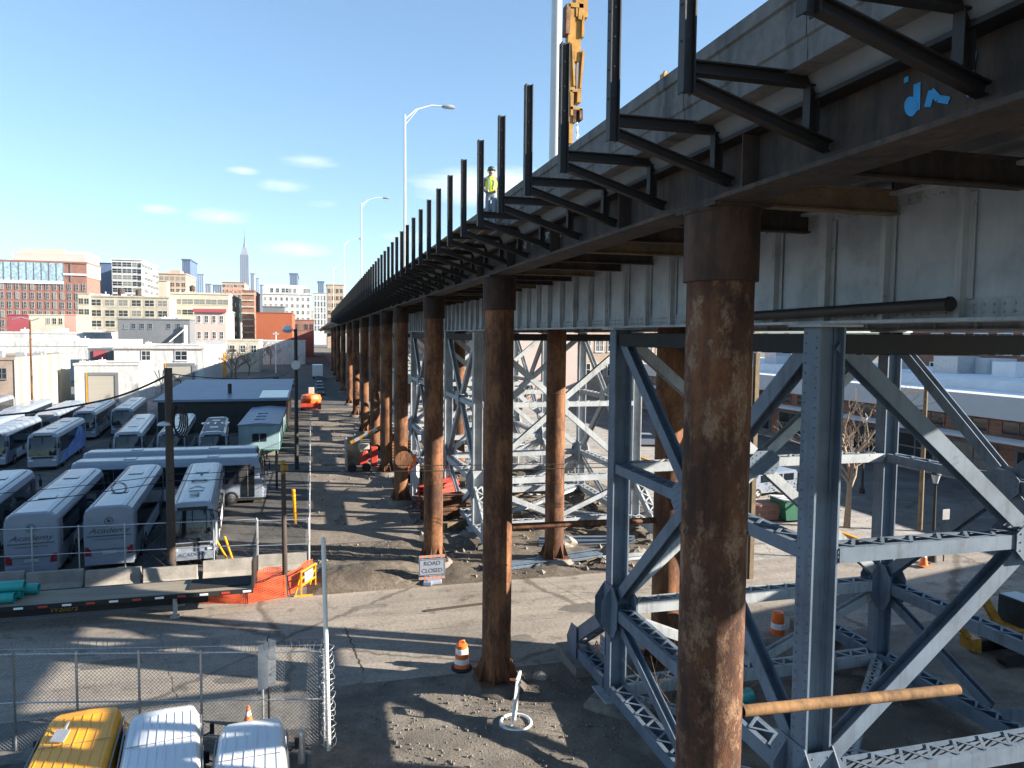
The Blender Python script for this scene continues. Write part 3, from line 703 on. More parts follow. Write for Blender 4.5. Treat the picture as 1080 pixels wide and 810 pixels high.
# ---------------------------------------------------------------- excavator on the deck
ex = thing('excavator', 'yellow excavator on the deck with its worn arm hanging straight down', 'excavator', (10.5, 10, 13.62))
X0, Y0 = 6.2, 16.4
def pz(px, py): return at(px, py, Y=Y0)
b = MB()
for s in (0, 2.3): b.b2(9.4+s-.25, 9.4+s+.25, 8.2, 11.6, 13.7, 14.3)
b.build('track', 'black', ex)
b = MB(); b.b2(9.3, 11.8, 8.4, 11.8, 14.35, 15.3); b.build('body', 'yelm', ex, .05)
b = MB(); b.b2(10.9, 11.7, 10.4, 11.7, 15.32, 16.5); b.build('cab', 'bglass', ex, .04)
b = MB(); b.bar((10.2, 11.2, 15.2), (9.2, 11.9, 22), .3, .45, (1, 0, 0)); b.bar((9.2, 11.9, 22), (6.45, 16.42, 21.9), .3, .42); b.build('boom', 'yelm', ex)
a0 = pz(612, -60); a1 = pz(609, 118); a2 = pz(600, 150)
b = MB(); b.bar(pz(611, -60), pz(612, 20), .3, .24, (0, 1, 0)); b.bar(pz(609, 10), pz(608, 66), .15, .15, (0, 1, 0))
b.build('arm', 'yelm', ex)
b = MB(); b.bar(pz(602, 8), pz(599, 152), .17, .2, (0, 1, 0)); b.bar(pz(601, 50), pz(600, 150), .2, .05, (0, 1, 0), oa=.04, ob=.13); b.build('stick', 'yelm', ex)
b = MB(); b.tube(pz(609.5, 64), pz(608.5, 100), .055, n=12); b.build('cylinder_rod', 'chrome', ex)
b = MB()
for (px, py, w, h) in ((597.5, 22, .1, .7), (606, 8, .36, .1), (611, 14, .12, .4), (613, 30, .06, .5), (604, 97, .34, .07), (609, 103, .1, .3), (606, 116, .3, .06), (611, 122, .08, .26), (604, 124, .08, .3), (601, 110, .06, .6), (612, 75, .05, .9), (603, 70, .05, 1.0)):
    c = pz(px, py); b.box(c, (w, .26, h), 0, random.choice((0, 0, 1)), ry=random.uniform(-.08, .08))
b.build('linkage', ['yelm', 'rust2'], ex)
b = MB(); c0 = pz(608.5, 128)
for i in range(5): b.path([c0+V((.035*math.cos(t)*(1 if i % 2 else .3), .035*math.cos(t)*(.3 if i % 2 else 1), -.05-.09*i+.06*math.sin(t))) for t in [k*math.pi/4 for k in range(9)]], .011, 5)
b.build('hook_chain', 'chrome', ex)

# ---------------------------------------------------------------- coaches
BW, BH = 1.05, 2.95
PR = [(.4, .0), (.98, .0), (1.6, 0.02), (2.2, .02), (2.55, -.01), (2.78, -.1), (2.9, -.26), (2.95, -.55)]   # z, x inset
def yf(z): return .0 if z < 1.05 else .34*((z-1.05)/1.9)**1.7
def make_coach(L, rear_logo=True):
    t = thing('coach', 'coach', 'bus', (0, 0, 0), 'coaches parked in the lot')
    half = [(BW+i, z) for z, i in PR]; full = [(-x, z) for x, z in half[::-1]]+half; k = len(full)
    b = MB(); loops = []
    for kind in range(5):
        lp = []
        for x, z in full:
            if kind == 0: lp.append((x*.93, yf(z), z if z < 2.9 else z-.05))
            elif kind == 1: lp.append((x*.985, yf(z)+.08, z-.005))
            elif kind == 2: lp.append((x, yf(z)+.28, z))
            elif kind == 3: lp.append((x, L-.16, z))
            else: lp.append((x*.95, L, z if z < 2.7 else z-.06))
        loops += lp
    fs = [(r*k+i, r*k+(i+1) % k, (r+1)*k+(i+1) % k, (r+1)*k+i) for r in range(4) for i in range(k)]
    b.add(loops, fs, 0, False); b.add(loops, [tuple(range(k))[::-1], tuple(range(4*k, 5*k))])
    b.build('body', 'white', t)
    b = MB(); b.b2(-1.0, 1.0, .12, L-.1, .22, .399); b.build('chassis', 'black', t)
    # windshield
    b = MB(); zs = [1.18, 1.5, 1.9, 2.3, 2.6]; vs = []
    for z in zs: vs += [(x, yf(z)-.018+(.0 if abs(x) < .9 else .05), z) for x in (-.95, -.86, 0, .86, .95)]
    b.add(vs, [(j*5+i, j*5+i+1, (j+1)*5+i+1, (j+1)*5+i) for j in range(4) for i in range(4)], 0, True)
    ws = b.build('windshield', 'bglass', t)
    b = MB(); b.b2(-.02, .02, .1, .14, 1.2, 2.6)
    for s in (-1, 1): b.bar((s*.1, -.03, 1.2), (s*.65, .06, 1.75), .02, .015)
    b.build('wiper', 'black', ws)
    b = MB(); z = 2.66; b.box((0, yf(z)-.0, z), (1.3, .04, .15), rx=-.35); b.build('destination_sign', 'black', t)
    b = MB(); b.b2(-.75, .75, -.018, .0, .98, 1.12); b.build('lower_grille', 'black', t)
    b = MB(); b.extr([(-.98, .36), (.98, .36), (1.0, .72), (-1.0, .72)], -.1, .05); b.build('front_bumper', 'white', t, .04)
    for s in (-1, 1):
        b = MB(); b.box((s*.78, -.02, .84), (.3, .06, .13), s*.12); b.build('headlight', 'lens', t)
        b = MB(); b.path([V((s*.95, .15, 2.55)), V((s*1.15, -.2, 2.5)), V((s*1.17, -.25, 2.2))], .025, 6); b.box((s*1.17, -.25, 1.98), (.14, .1, .42)); b.build('mirror', 'black', t)
        y = .75
        nwin = 6; wl = (L-1.5)/nwin
        for i in range(nwin):
            b = MB(); b.b2(s*1.062, s*1.072, y+i*wl+.008, y+(i+1)*wl-.008, 1.32, 2.5); b.build('side_window', 'bglass', t)
        b = MB()
        for i in range(5): b.b2(s*1.051, s*1.058, 2.6+i*(L-5.4)/5, 2.6+(i+1)*(L-5.4)/5-.04, .45, 1.15)
        b.build('luggage_doors', 'whitet', t)
        for yy in (1.95, L-3.2, L-2.1):
            b = MB(); b.tube((s*.74, yy, .42), (s*1.06, yy, .42), .42, n=20); w = b.build('wheel', 'black', t)
            b = MB(); b.tube((s*1.061, yy, .42), (s*1.075, yy, .42), .25, .2, n=16); b.tube((s*1.076, yy, .42), (s*1.1, yy, .42), .09, .07, n=10); b.build('rim', 'chrome', w)
        b = MB(); b.plate([(s*.72, L-.005, .72), (s*.98, L-.035, .72), (s*.98, L-.035, 1.12), (s*.86, L-.005, 1.12), (s*.74, L-.005, .95)], (0, 1, 0), .045); b.build('tail_light', 'tail', t)
    # passenger door near the front, on the coach's own kerb side (-X when the front faces -Y)
    b = MB(); b.b2(-1.085, -1.073, .55, 1.35, .45, 2.4); d = b.build('door', 'bglass', t)
    b = MB(); b.b2(-1.1, -1.086, .93, .97, .5, 2.35); b.build('handle', 'chrome', d)
    # rear details
    b = MB(); b.b2(-.85, .85, L+.002, L+.03, .98, 1.0); b.b2(-.9, .9, L-.03, L+.02, 1.58, 1.62); b.build('panel_seam', 'ink', t)
    b = MB(); b.b2(-.28, .28, L-.01, L+.02, .78, .92); b.build('number_plate', 'galv', t)
    b = MB(); b.extr([(-1.0, .3), (1.0, .3), (.96, .62), (-.96, .62)], L-.1, L+.06); b.build('rear_bumper', 'white', t, .03)
    for yy in (L*.28, L*.72):
        b = MB(); b.b2(-.33, .33, yy-.3, yy+.3, 2.951, 2.985); h = b.build('roof_hatch', 'white', t)
        b = MB(); b.b2(-.36, .36, yy+.31, yy+.35, 2.951, 2.975); b.build('hatch_seal', 'ink', h)
    b = MB()
    for s in (-.72, .72): b.b2(s-.02, s+.02, .7, L-.3, 2.93, 2.956)
    for yy in (L*.45, L*.58): b.b2(-.55, .55, yy, yy+.025, 2.946, 2.956)
    b.build('roof_seam', 'galv', t)
    b = MB()
    for x in (-.3, 0, .3): b.box((x, L-.03, 2.84), (.14, .05, .035))
    b.build('marker_lights', 'tail', t)
    # rear emblem and lettering
    b = MB(); c = V((0, L+.012, 2.28))
    for i in range(24):
        a, d = 2*math.pi*i/24, 2*math.pi*(i+1)/24
        b.bar(c+V((.17*math.cos(a), 0, .17*math.sin(a))), c+V((.17*math.cos(d), 0, .17*math.sin(d))), .012, .04, (0, 1, 0))
    b.box(c, (.12, .012, .12)); b.bar(c+V((-.05, 0, -.05)), c+V((.09, 0, .1)), .014, .04, (0, 1, 0)); b.build('emblem', 'ink', t)
    text('Academy', .34, 'ink', t, (0, L+.008, 1.74), (R(90), 0, R(180)), shear=.35, sx=1.3)
    text('COMMUTER  CHARTER  TOURS', .09, 'ink', t, (0, L+.008, 1.42), (R(90), 0, R(180)), name='small_print')
    return t
def face(o, c, ang, label):  # put the coach so that its middle is at c and its front points along `ang` (0 = towards the camera, -Y)
    return place(o, c, ang, label)
c11 = make_coach(11.0); c14 = make_coach(13.6)
def coach(src, L, x, y, rz, label):
    """x, y: centre of the end nearest the camera; rz 0 = front towards the camera"""
    return x, y
used = {}
def coach_at(L, x, y, lean, rear, label):
    src = c11 if L == 11 else c14
    LL = 11.0 if L == 11 else 13.6
    if rear:
        rz = math.pi+lean; loc = (x-math.sin(lean)*LL, y+math.cos(lean)*LL, 0)
    else: rz = lean; loc = (x, y, 0)
    if L in used: return copy_tree(src, label, loc, rz)
    used[L] = 1; return place(src, loc, rz, label)
T = .088
coach_at(11, -15.3, 34.3, .12, True, 'white coach with its rear cut off by the frame beside the turquoise pipes')
coach_at(11, -11.95, 33.9, .09, True, 'emblem coach seen from behind, next to the coach cut off by the frame')
coach_at(11, -9.02, 34.5, .075, True, 'white coach seen from behind, just beside the one with lettered bumper')
D_ = coach_at(11, -5.45, 34.2, .085, False, 'coach facing the trailer with black lettering on its lit white bumper')
for nm, yy in (('E', 2.2), ('V', 3.9), ('O', 5.6), ('I', 7.6)): text(nm, 1.0, 'ink', D_, (0, yy, 2.99), (0, 0, R(180)), name='roof_lettering', sx=1.1)
text('ACADEMY', .23, 'ink', D_, (-.02, -.106, .53), (R(90), 0, 0), name='bumper_lettering', sx=1.15, shear=.15)
text('SPECIAL', .12, 'tail', D_, (0, yf(2.66)-.03, 2.61), (R(70), 0, 0), name='sign_lettering')
E1 = coach_at(11, -3.1, 47.3, R(90), False, 'coach parked crosswise with door and front wheel seen behind the lettered one')
c = MB()
for i in range(24):
    a, d = 2*math.pi*i/24, 2*math.pi*(i+1)/24
    c.bar((-1.08, 2.95+.3*math.cos(a), 1.05+.3*math.sin(a)), (-1.08, 2.95+.3*math.cos(d), 1.05+.3*math.sin(d)), .05, .012, (1, 0, 0))
c.box((-1.08, 2.95, 1.05), (.012, .3, .3)); c.build('side_emblem', 'ink', E1)
coach_at(11, -3.5, 50.9, R(90), False, 'coach parked crosswise, its long roof showing behind the other crosswise one')
G1 = coach_at(11, -20.4, 60.6, .1, False, 'coach with blue swirling side graphic and dark front, pale lit roof')
c = MB(); c.plate([(1.075, .4, .45), (1.075, 10.2, .45), (1.075, 10.3, 1.4), (1.075, 9.4, 2.2), (1.075, 8.2, 2.55), (1.075, 7.1, 2.3), (1.075, 6.0, 1.75), (1.075, 4.5, 1.45), (1.075, 2.6, 1.2), (1.075, 1.2, .8)], (1, 0, 0), .014); c.build('side_graphic', 'graphic', G1)
coach_at(14, -14.2, 60.0, .12, False, 'coach facing forward between the thick wooden pole and the blue graphic coach')
coach_at(14, -11.0, 59.7, .085, False, 'coach facing forward half behind the hanging cable coil')
J1 = coach_at(11, -7.75, 58.8, .09, False, 'coach with white numbers on its dark roof beside the teal trailer')
c = MB(); c.b2(-.8, .8, 1.0, 10, 2.957, 2.975); c.build('roof_panel', 'roofg', J1); text('018', 2.0, 'white', J1, (0, 6.5, 2.985), (0, 0, R(180)), name='roof_lettering', sx=.8)
coach_at(14, -19.2, 79, .11, False, 'coach with blue lit roof and white nose in front of the white garage')
coach_at(11, -24.5, 62.2, .1, False, 'coach with sunlit roof cut by the frame beside the blue graphic coach')
coach_at(14, -22.1, 76.8, .11, False, 'coach with sunlit roof directly behind the blue graphic coach')
coach_at(14, -25.2, 76, .11, False, 'coach with sunlit roof in the back rank, third from the white nosed one')
coach_at(14, -29.4, 79, .11, False, 'coach with sunlit roof in the back rank, below the tan warehouse')
coach_at(14, -35.6, 85, .11, False, 'coach with sunlit roof at the frame edge below the tan warehouse')
coach_at(11, -27.8, 67.5, .1, False, 'coach showing just a sliver of lit roof at the frame edge')

# ---------------------------------------------------------------- teal site trailer and low shed
t = thing('office_trailer', 'teal grey site office trailer with a small dark window', 'trailer', (-4.6, 64, 0))
b = MB(); b.b2(-6.35, -2.9, 64, 79, .55, 2.75); b.build('body', 'tealgrey', t, .04)
b = MB(); b.extr([(-6.45, 2.752), (-2.8, 2.752), (-2.85, 2.85), (-4.6, 3.0), (-6.4, 2.85)], 63.9, 79.1); 
for i in range(3): b.b2(-5.2, -4.3, 66.5+i*2.4, 66.7+i*2.4, 2.9, 3.06)
b.build('roof', 'roofb', t)
b = MB(); b.b2(-5.2, -4.0, 63.95, 63.998, 1.35, 2.05); w = b.build('window', 'glass', t)
b = MB(); b.b2(-4.63, -4.57, 63.92, 63.949, 1.35, 2.05); b.build('mullion', 'galv', w)
b = MB(); b.b2(-2.898, -2.86, 64.2, 78.8, .6, 1.1); b.b2(-6.3, -2.95, 63.96, 63.999, .5, .62); b.build('stripe', 'green', t)
b = MB()
for y in (65, 71, 77): b.b2(-6.1, -3.1, y-.3, y+.3, 0, .55)
b.build('supports', 'conc2', t)
t = thing('low_shed', 'long low shed with blue grey metal roof in shade', 'building', (-9.5, 80, 0))
b = MB(); b.b2(-16, -2.9, 80.2, 99.5, 0, 3.6); b.build('wall', 'dark', t)
b = MB(); b.plate([(-16.4, 79.9, 3.6), (-2.6, 79.9, 3.6), (-2.6, 99.8, 4.5), (-16.4, 99.8, 4.5)], (0, 0, 1), .08); b.b2(-16.4, -2.6, 79.75, 79.89, 3.45, 3.7); b.build('roof', 'roofb', t)
b = MB(); b.tube((-9.3, 85, 3.7), (-9.3, 85, 5.0), .22, n=10); b.build('vent_pipe', 'dark', t)
b = MB(); b.plate([(-5.8, 80.4, 3.72), (-2.8, 80.4, 3.72), (-2.8, 87, 4.02), (-5.8, 87, 4.02)], (0, 0, 1), .03); b.build('roof_panel', 'glass', t)

# ---------------------------------------------------------------- flatbed trailer
t = thing('flatbed_trailer', 'worn planked flatbed trailer parked by the street edge', 'trailer', (-9, 28.8, 0))
b = MB(); b.b2(-18, -2.35, 28.06, 29.55, .86, .93); b.build('bed', 'bed', t)
b = MB()
for y in (28.0, 29.56): b.b2(-18, -2.3, y-.02, y+.05, .78, .94)
b.b2(-18, -4, 28.35, 28.5, .42, .855); b.b2(-18, -4, 29.1, 29.25, .42, .855)
for i in range(22): b.b2(-17.5+i*.7, -17.42+i*.7, 28.1, 29.5, .72, .855)
b.build('frame', 'black', t)
b = MB()
for i in range(20):
    x = -17.5+i*.78; b.b2(x, x+.3, 27.962, 27.979, .83, .9, 0 if i % 2 else 1)
b.build('reflective_tape', ['tape', 'red'], t)
for x in (-5.15,):
    for y in (28.2, 29.4):
        b = MB(); b.b2(x-.07, x+.07, y-.06, y+.06, .08, .8); b.b2(x-.16, x+.16, y-.14, y+.14, .0, .08); b.build('landing_leg', 'galv', t)
for x in (-16.5, -15.4):
    for y in (28.25, 29.35):
        b = MB(); b.tube((x, y-.2, .4), (x, y+.2, .4), .4, n=18); w = b.build('wheel', 'black', t)
        b = MB(); b.tube((x, y-.21, .4), (x, y-.202, .4), .2, n=14); b.build('rim', 'galv', w)
b = MB(); b.b2(-2.36, -2.28, 28.02, 29.54, .94, 2.0); b.build('headboard', 'dark', t)
text('Wallers', .3, 'yelm', t, (-9.0, 28.34, .5), (R(90), 0, 0), shear=.3)
b = MB(); b.box((-3.6, 28.9, .97), (2.2, 1.0, .05), .02); tag(b.build('steel_sheet', 'black'), 'dark steel sheet lying on the end of the trailer', 'sheet')
for i, (x, z, y) in enumerate(((-10.6, 1.13, 28.45), (-10.5, 1.13, 28.86), (-10.35, 1.48, 28.66), (-10.1, 1.13, 29.27))):
    b = MB(); b.tube((x-5, y, z), (x, y, z), .195, n=20, caps=False); b.tube((x-5, y, z), (x, y, z), .165, n=20, caps=False)
    for e in (x, x-5): b.tube((e, y, z), (e+.003, y, z), .195, .165, n=20, caps=False)
    tag(b.build('plastic_pipe', 'teal'), ['front turquoise pipe on the trailer bed', 'middle turquoise pipe on the trailer bed', 'upper turquoise pipe lying on top of the others', 'rear turquoise pipe reaching farthest along the trailer'][i], 'pipe', 'turquoise pipes on the trailer')

# ---------------------------------------------------------------- concrete barriers in front of the coaches
bar = None
for i in range(7):
    x = -15.2+i*2.3; y = 33.1-.26*i if i < 5 else 32.6+.3*(i-5)
    if bar is None:
        b = MB(); b.extr([(-.3, 0), (.3, 0), (.3, .07), (.16, .26), (.09, .74), (-.09, .74), (-.16, .26), (-.3, .07)], -1.06, 1.06)
        bar = b.build('concrete_barrier', 'conc2', bev=.015); tag(bar, '', 'barrier', 'concrete barriers along the coach lot'); o = bar
    else: o = bar.copy(); C.objects.link(o)
    o.location = (x, y, 0); o.rotation_euler = (0, 0, R(90+random.uniform(-2, 2)))
    o['label'] = ['pale concrete barrier beyond the frame edge of the lot', 'concrete barrier behind the turquoise pipes', 'shaded concrete barrier below the emblem coach', 'concrete barrier half sunlit below the second emblem coach', 'sunlit concrete barrier at the foot of the thick wooden pole',
                  'concrete barrier behind the yellow slanted tubes', 'last concrete barrier beside the orange netting'][i]

# ---------------------------------------------------------------- fences
def chain(b, p0, p1, z0, z1, s, r):
    p0, p1 = V(p0), V(p1); L = (p1-p0).length; d = (p1-p0)/L; hh = z1-z0
    k = -int(hh/s)-1
    while k*s < L:
        for sg in (0, 1):
            a0 = k*s; a1 = a0+hh
            u0, u1 = max(0, a0), min(L, a1)
            if u1 <= u0: continue
            za, zb = u0-a0, u1-a0
            if sg: za, zb = hh-za, hh-zb
            A = p0+d*u0+V((0, 0, z0+za)); B = p0+d*u1+V((0, 0, z0+zb))
            b.tube(A, B, r, n=3, caps=False)
        k += 1
def fence(name, label, pts, h, step, s=.1, r=.005, rail=True, posts=None, base=0):
    t = thing(name, label, 'fence', pts[0]); m = MB(); p = MB()
    for a, c in zip(pts, pts[1:]):
        a, c = V(a), V(c); L = (c-a).length; n = max(1, round(L/step))
        chain(m, a, c, .04, h-.03, s, r)
        for i in range(n+1):
            q = a+(c-a)*i/n; o = MB(); o.tube(q, q+V((0, 0, h+.02)), .032, n=8); o.lathe([(.036, h+.02), (.03, h+.06), (.005, h+.07)], q, 8); o.build('post', 'galv', t)
        if rail:
            for z in (h, h*.5): p.tube(a+V((0, 0, z)), c+V((0, 0, z)), .02, n=6)
    m.build('chain_link', 'wire', t)
    if rail: p.build('rails', 'galv', t)
    return t
nf = fence('chain_link_fence', 'grey chain link fence with coiled wire along its top, nearest the camera', [(-11, 20.25, 0), (-7.5, 19.9, 0), (.22, 18.3, 0)], 2.55, 1.5)
b = MB()
pts = []
for i in range(1400):
    u = i/1400; a = V((-11, 20.25, 0)) if u < .31 else V((-7.5, 19.9, 0)); c = V((-7.5, 19.9, 0)) if u < .31 else V((.22, 18.3, 0)); w = u/.31 if u < .31 else (u-.31)/.69
    p = a+(c-a)*w; t_ = i*.33; rr = .17+.03*math.sin(i*.05); pts.append(p+V((.0+.03*math.sin(i*.11), rr*math.cos(t_), 2.72+rr*math.sin(t_)+.04*math.sin(i*.013))))
b.path(pts, .005, 3); b.build('coiled_wire', 'wire', nf)
b = MB(); b.path([V((-11, 20.3, 2.68)), V((-7.5, 19.95, 2.66)), V((.22, 18.35, 2.7))], .008, 4); b.build('tension_wire', 'galv', nf)
# tall end post wound with wire
t = thing('fence_post', 'tall bright fence post wound with coiled wire at the gravel edge', 'post', (.3, 18.1, 0))
p0, p1 = V((.34, 18.06, 0)), at(341, 569, Y=18.2)
b = MB(); b.tube(p0, p1, .058, n=12); b.lathe([(.062, 0), (.05, .04), (.01, .06)], p1, 12); b.build('pole', 'lamp', t)
b = MB(); pts = []
for i in range(260):
    z = .1+2.7*i/260; a = i*.42; r_ = .12+.08*abs(math.sin(i*.13)); pts.append(p0+(p1-p0)*(z/5.56)+V((r_*math.cos(a), r_*math.sin(a), .04*math.sin(i*.9))))
b.path(pts, .007, 4); b.build('coiled_wire', 'galv', t)
# two grey plates wired to the fence
t = thing('plate_sign', 'pair of grey metal plates wired back to back on the near fence', 'sign', (-1.4, 18.55, 0))
for px0, px1, y0_, y1_, sk in ((272, 283, 681, 729, -5), (283, 291, 673, 724, 3)):
    q = [at(px0, y0_, Y=18.55), at(px1, y0_+sk*.8, Y=18.52), at(px1, y1_-4, Y=18.52), at(px0, y1_, Y=18.55)]
    b = MB(); b.plate(q, (0, -1, 0), .02); b.build('plate', 'galv', t)
b = MB(); q = at(283, 672, Y=18.6); b.tube((q.x, 18.6, 0), (q.x, 18.6, q.z), .03, n=8); b.build('stake', 'dark', t)
# fences of the coach lot
fence('wire_fence', 'thin wire fence standing over the concrete barriers', [(-15.5, 33.75, 0), (-2.55, 33.1, 0)], 2.35, 1.85, s=.55, r=.0022)
fence('wire_fence', 'rail fence corner between the netting and the haul road', [(-2.5, 33.0, 0), (-.25, 32.8, 0)], 2.3, 1.1, s=.4, r=.0025)
fence('side_fence', 'long fence along the haul road edge beside the coach lot', [(-.22, 33, 0), (-.3, 72, 0)], 2.3, 2.4, s=.22, r=.006)
# orange plastic netting
def netting(pts, hs, label):
    b = MB(); P = []
    for (a, ha), (c, hc) in zip(zip(pts, hs), zip(pts[1:], hs[1:])):
        n = max(2, int((V(c)-V(a)).length/.075))
        for i in range(n): P.append((V(a)+(V(c)-V(a))*i/n, ha+(hc-ha)*i/n))
    m_ = 12
    G = [[p+V((0, .1*math.sin(k*.3)*j/m_, h*j/m_+.02*math.sin(k*.5+j))) for j in range(m_+1)] for k, (p, h) in enumerate(P)]
    for k in range(len(G)-1):
        for j in range(m_+1):
            b.bar(G[k][j], G[k+1][j], .012, .034, (0, 0, 1))
            if j < m_: b.bar(G[k][j], G[k][j+1], .03, .012, (0, 1, 0))
    return tag(b.build('safety_netting', 'mesh'), label, 'netting')
netting([at(205, 636, Z=0), at(262, 637, Z=0), at(300, 630, Z=0), at(331, 612, Z=0)], [.12, .75, .9, 1.0], 'bright orange safety netting between trailer and wooden pole')
netting([at(272, 622, Z=0), at(300, 618, Z=0)], [.8, .9], 'second run of orange netting behind the wooden pole')
# yellow barricade
t = thing('barricade', 'yellow folding barricade with a white panel by the orange netting', 'barricade', (-.5, 29.4, 0))
a, c = at(318, 629, Z=0), at(333, 619, Z=0)
for p in (a, c):
    b = MB(); b.bar(p, p+V((0, 0, 1.05)), .05, .05); b.bar(p+V((-.25, .3, 0)), p+V((0, .0, 1.0)), .05, .05); b.build('leg', 'yellow', t)
b = MB()
for z in (.45, .75, 1.02): b.bar(a+V((0, 0, z)), c+V((0, 0, z)), .04, .06)
b.bar(a+V((-.3, 0, .03)), a+V((.45, 0, .03)), .06, .05); b.build('rail', 'yellow', t)
b = MB(); b.bar(a+(c-a)*.2+V((0, -.03, .72)), a+(c-a)*.8+V((0, -.03, .72)), .03, .42); b.build('panel', 'white', t)

# ---------------------------------------------------------------- poles, tubes, cables
t = thing('utility_pole', 'thick weathered wooden pole with a hanging cable coil in the coach lot', 'utility pole', (-6.15, 32.7, 0))
pb_, pt_ = V((-6.1, 32.75, 0)), at(177.5, 388, Y=33.2)
b = MB(); b.tube(pb_, pt_, .19, .16, 14); b.build('pole', 'wood', t)
b = MB(); c = at(186, 440, Y=33.0)
for k in range(5): b.path([c+V((.04*k+(.16+.03*k)*math.cos(a), .03*k, (.55+.05*k)*math.sin(a)-.05*k)) for a in [i*math.pi/10 for i in range(21)]], .035, 6)
b.build('cable_coil', 'black', t)
b = MB(); c = at(173, 448, Y=32.8); b.lathe([(.02, -.05), (.26, -.03), (.28, 0), (.2, .1), (.05, .14)], c, 14); b.build('lamp_shade', 'galv', t)
b = MB(); 
for k in range(3): b.path([pt_+V((-.6+.2*k, 0, -.1)), pt_+V((-.3, 0, -.7-.2*k)), pt_+V((0, -.05, -.15)), pt_+V((.3+.1*k, 0, -.6)), pt_+V((.5, 0, -.3-.2*k))], .02, 5)
b.build('loose_cable', 'black', t)
b = MB()
for i in range(8): z = .1+i*.1; b.path([V((-6.1, 32.75, z))+V((.19*math.cos(a), .19*math.sin(a), .05*math.sin(2*a+i))) for a in [k*math.pi/5 for k in range(11)]], .015, 4)
b.build('wire_wrap', 'black', t)
t = thing('utility_pole', 'slim brown wooden pole with yellow top band beside the orange netting', 'utility pole', (-1.2, 29.6, 0))
p0, p1 = at(301, 628, Z=0), at(298.5, 486, Y=29.7); b = MB(); b.tube(p0, p1, .11, .09, 12); b.build('pole', 'wood', t)
b = MB(); b.tube(p1-V((0, 0, .55)), p1+V((0, 0, .02)), .105, n=12); b.box(p1+V((.12, 0, -.3)), (.14, .1, .25)); b.build('yellow_band', 'yelm', t)
t = thing('utility_pole', 'short yellow topped post beyond the slim brown pole', 'utility pole', (-1.5, 44, 0))
p0, p1 = at(292, 516, Z=0), at(296, 470, Y=43); b = MB(); b.tube(p0, V((p0.x, p0.y, 2.7)), .08, n=10); b.build('pole', 'wood', t); b = MB(); b.tube(V((p0.x, p0.y, 1.2)), V((p0.x, p0.y, 2.4)), .1, n=10); b.build('yellow_band', 'timber', t)
t = thing('lamp_post', 'dark pole with a round lamp on a short arm by the haul road', 'lamp post', (-1.3, 57, 0))
p0 = at(313, 495, Z=0); p1 = at(313, 347, Y=p0.y); b = MB(); b.tube(p0, V((p0.x, p0.y, p1.z)), .17, .13, 12); b.build('pole', 'dark', t)
h = at(303, 347, Y=p0.y); b = MB(); b.path([V((p0.x, p0.y, p1.z-.3)), V((p0.x-.5, p0.y, p1.z+.25)), h+V((.3, 0, .1))], .05, 6); b.build('arm', 'galv', t)
b = MB(); b.lathe([(.05, .3), (.3, .15), (.42, -.05), (.3, -.25), (.05, -.3)], h, 14); b.build('lamp_globe', 'lens', t)
c = at(312, 385, Y=p0.y-.2); b = MB(); b.tube(c, c+V((0, .04, 0)), .36, n=20); b.build('round_disc', 'galv', t)
# yellow guard tubes
def guard(p0, p1, r, label):
    b = MB(); b.tube(p0, p1, r, n=12)
    for k in (.2, .5, .8): b.tube(V(p0)+(V(p1)-V(p0))*k, V(p0)+(V(p1)-V(p0))*(k+.02), r*1.15, n=12)
    tag(b.build('guard_tube', 'yellow'), label, 'guard tube', 'yellow guy wire guard tubes')
guard(at(249, 606, Y=33.5), at(227, 568, Y=34.6), .05, 'yellow slanted guard tube touching the lettered coach bumper')
guard(at(250, 604, Y=33.6), at(237, 566, Y=34.6), .05, 'steeper yellow slanted guard tube beside the other at the barrier')
guard(at(312, 556, Z=0)+V((0, 0, .2)), at(309.5, 516, Y=40), .1, 'upright yellow guard tube behind the slim brown pole')
# cables
def cable(pts, r, label, sag=0):
    P = []; b = MB()
    for a, c in zip(pts, pts[1:]):
        a, c = V(a), V(c); n = 14
        for i in range(n+(c is pts[-1])): u = i/n; P.append(a+(c-a)*u-V((0, 0, sag*4*u*(1-u))))
    P.append(V(pts[-1])); b.path(P, r, 5)
    tag(b.build('overhead_cable', 'black'), label, 'cable', 'cables strung across the lot')
a1 = at(-40, 523, Y=32.5); a2 = at(180, 500, Y=32.6); a3 = at(298.5, 490, Y=29.6); a4 = at(735, 486, Y=28.4)
cable([a1, a2, a3, a4], .016, 'upper thin cable running from the coaches across to the blue trestle', .1)
a1 = at(-40, 535, Y=32.5); a2 = at(180, 507, Y=32.6); a3 = at(298.5, 497, Y=29.6); a4 = at(735, 489, Y=28.4)
cable([a1, a2, a3, a4], .02, 'lower thin cable running from the coaches across to the blue trestle', .12)
cable([at(-40, 440, Y=40), at(100, 424, Y=38), pt_+V((0, 0, -.3))], .05, 'thick black cable bundle rising to the thick wooden pole', .15)
cable([pt_+V((0, 0, -.25)), at(300, 396, Y=57), at(318, 372, Y=90)], .025, 'cable leaving the thick wooden pole towards the skyline', .25)
c = at(125, 515, Y=32.9); b = MB()
for k in range(2): b.path([c+V((.28*math.cos(a)+.05*k, .02*k, .24*math.sin(a))) for a in [i*math.pi/12 for i in range(25)]], .016, 5)
tag(b.build('cable_loop', 'black'), 'small loop of cable hanging in front of an emblem coach', 'cable')

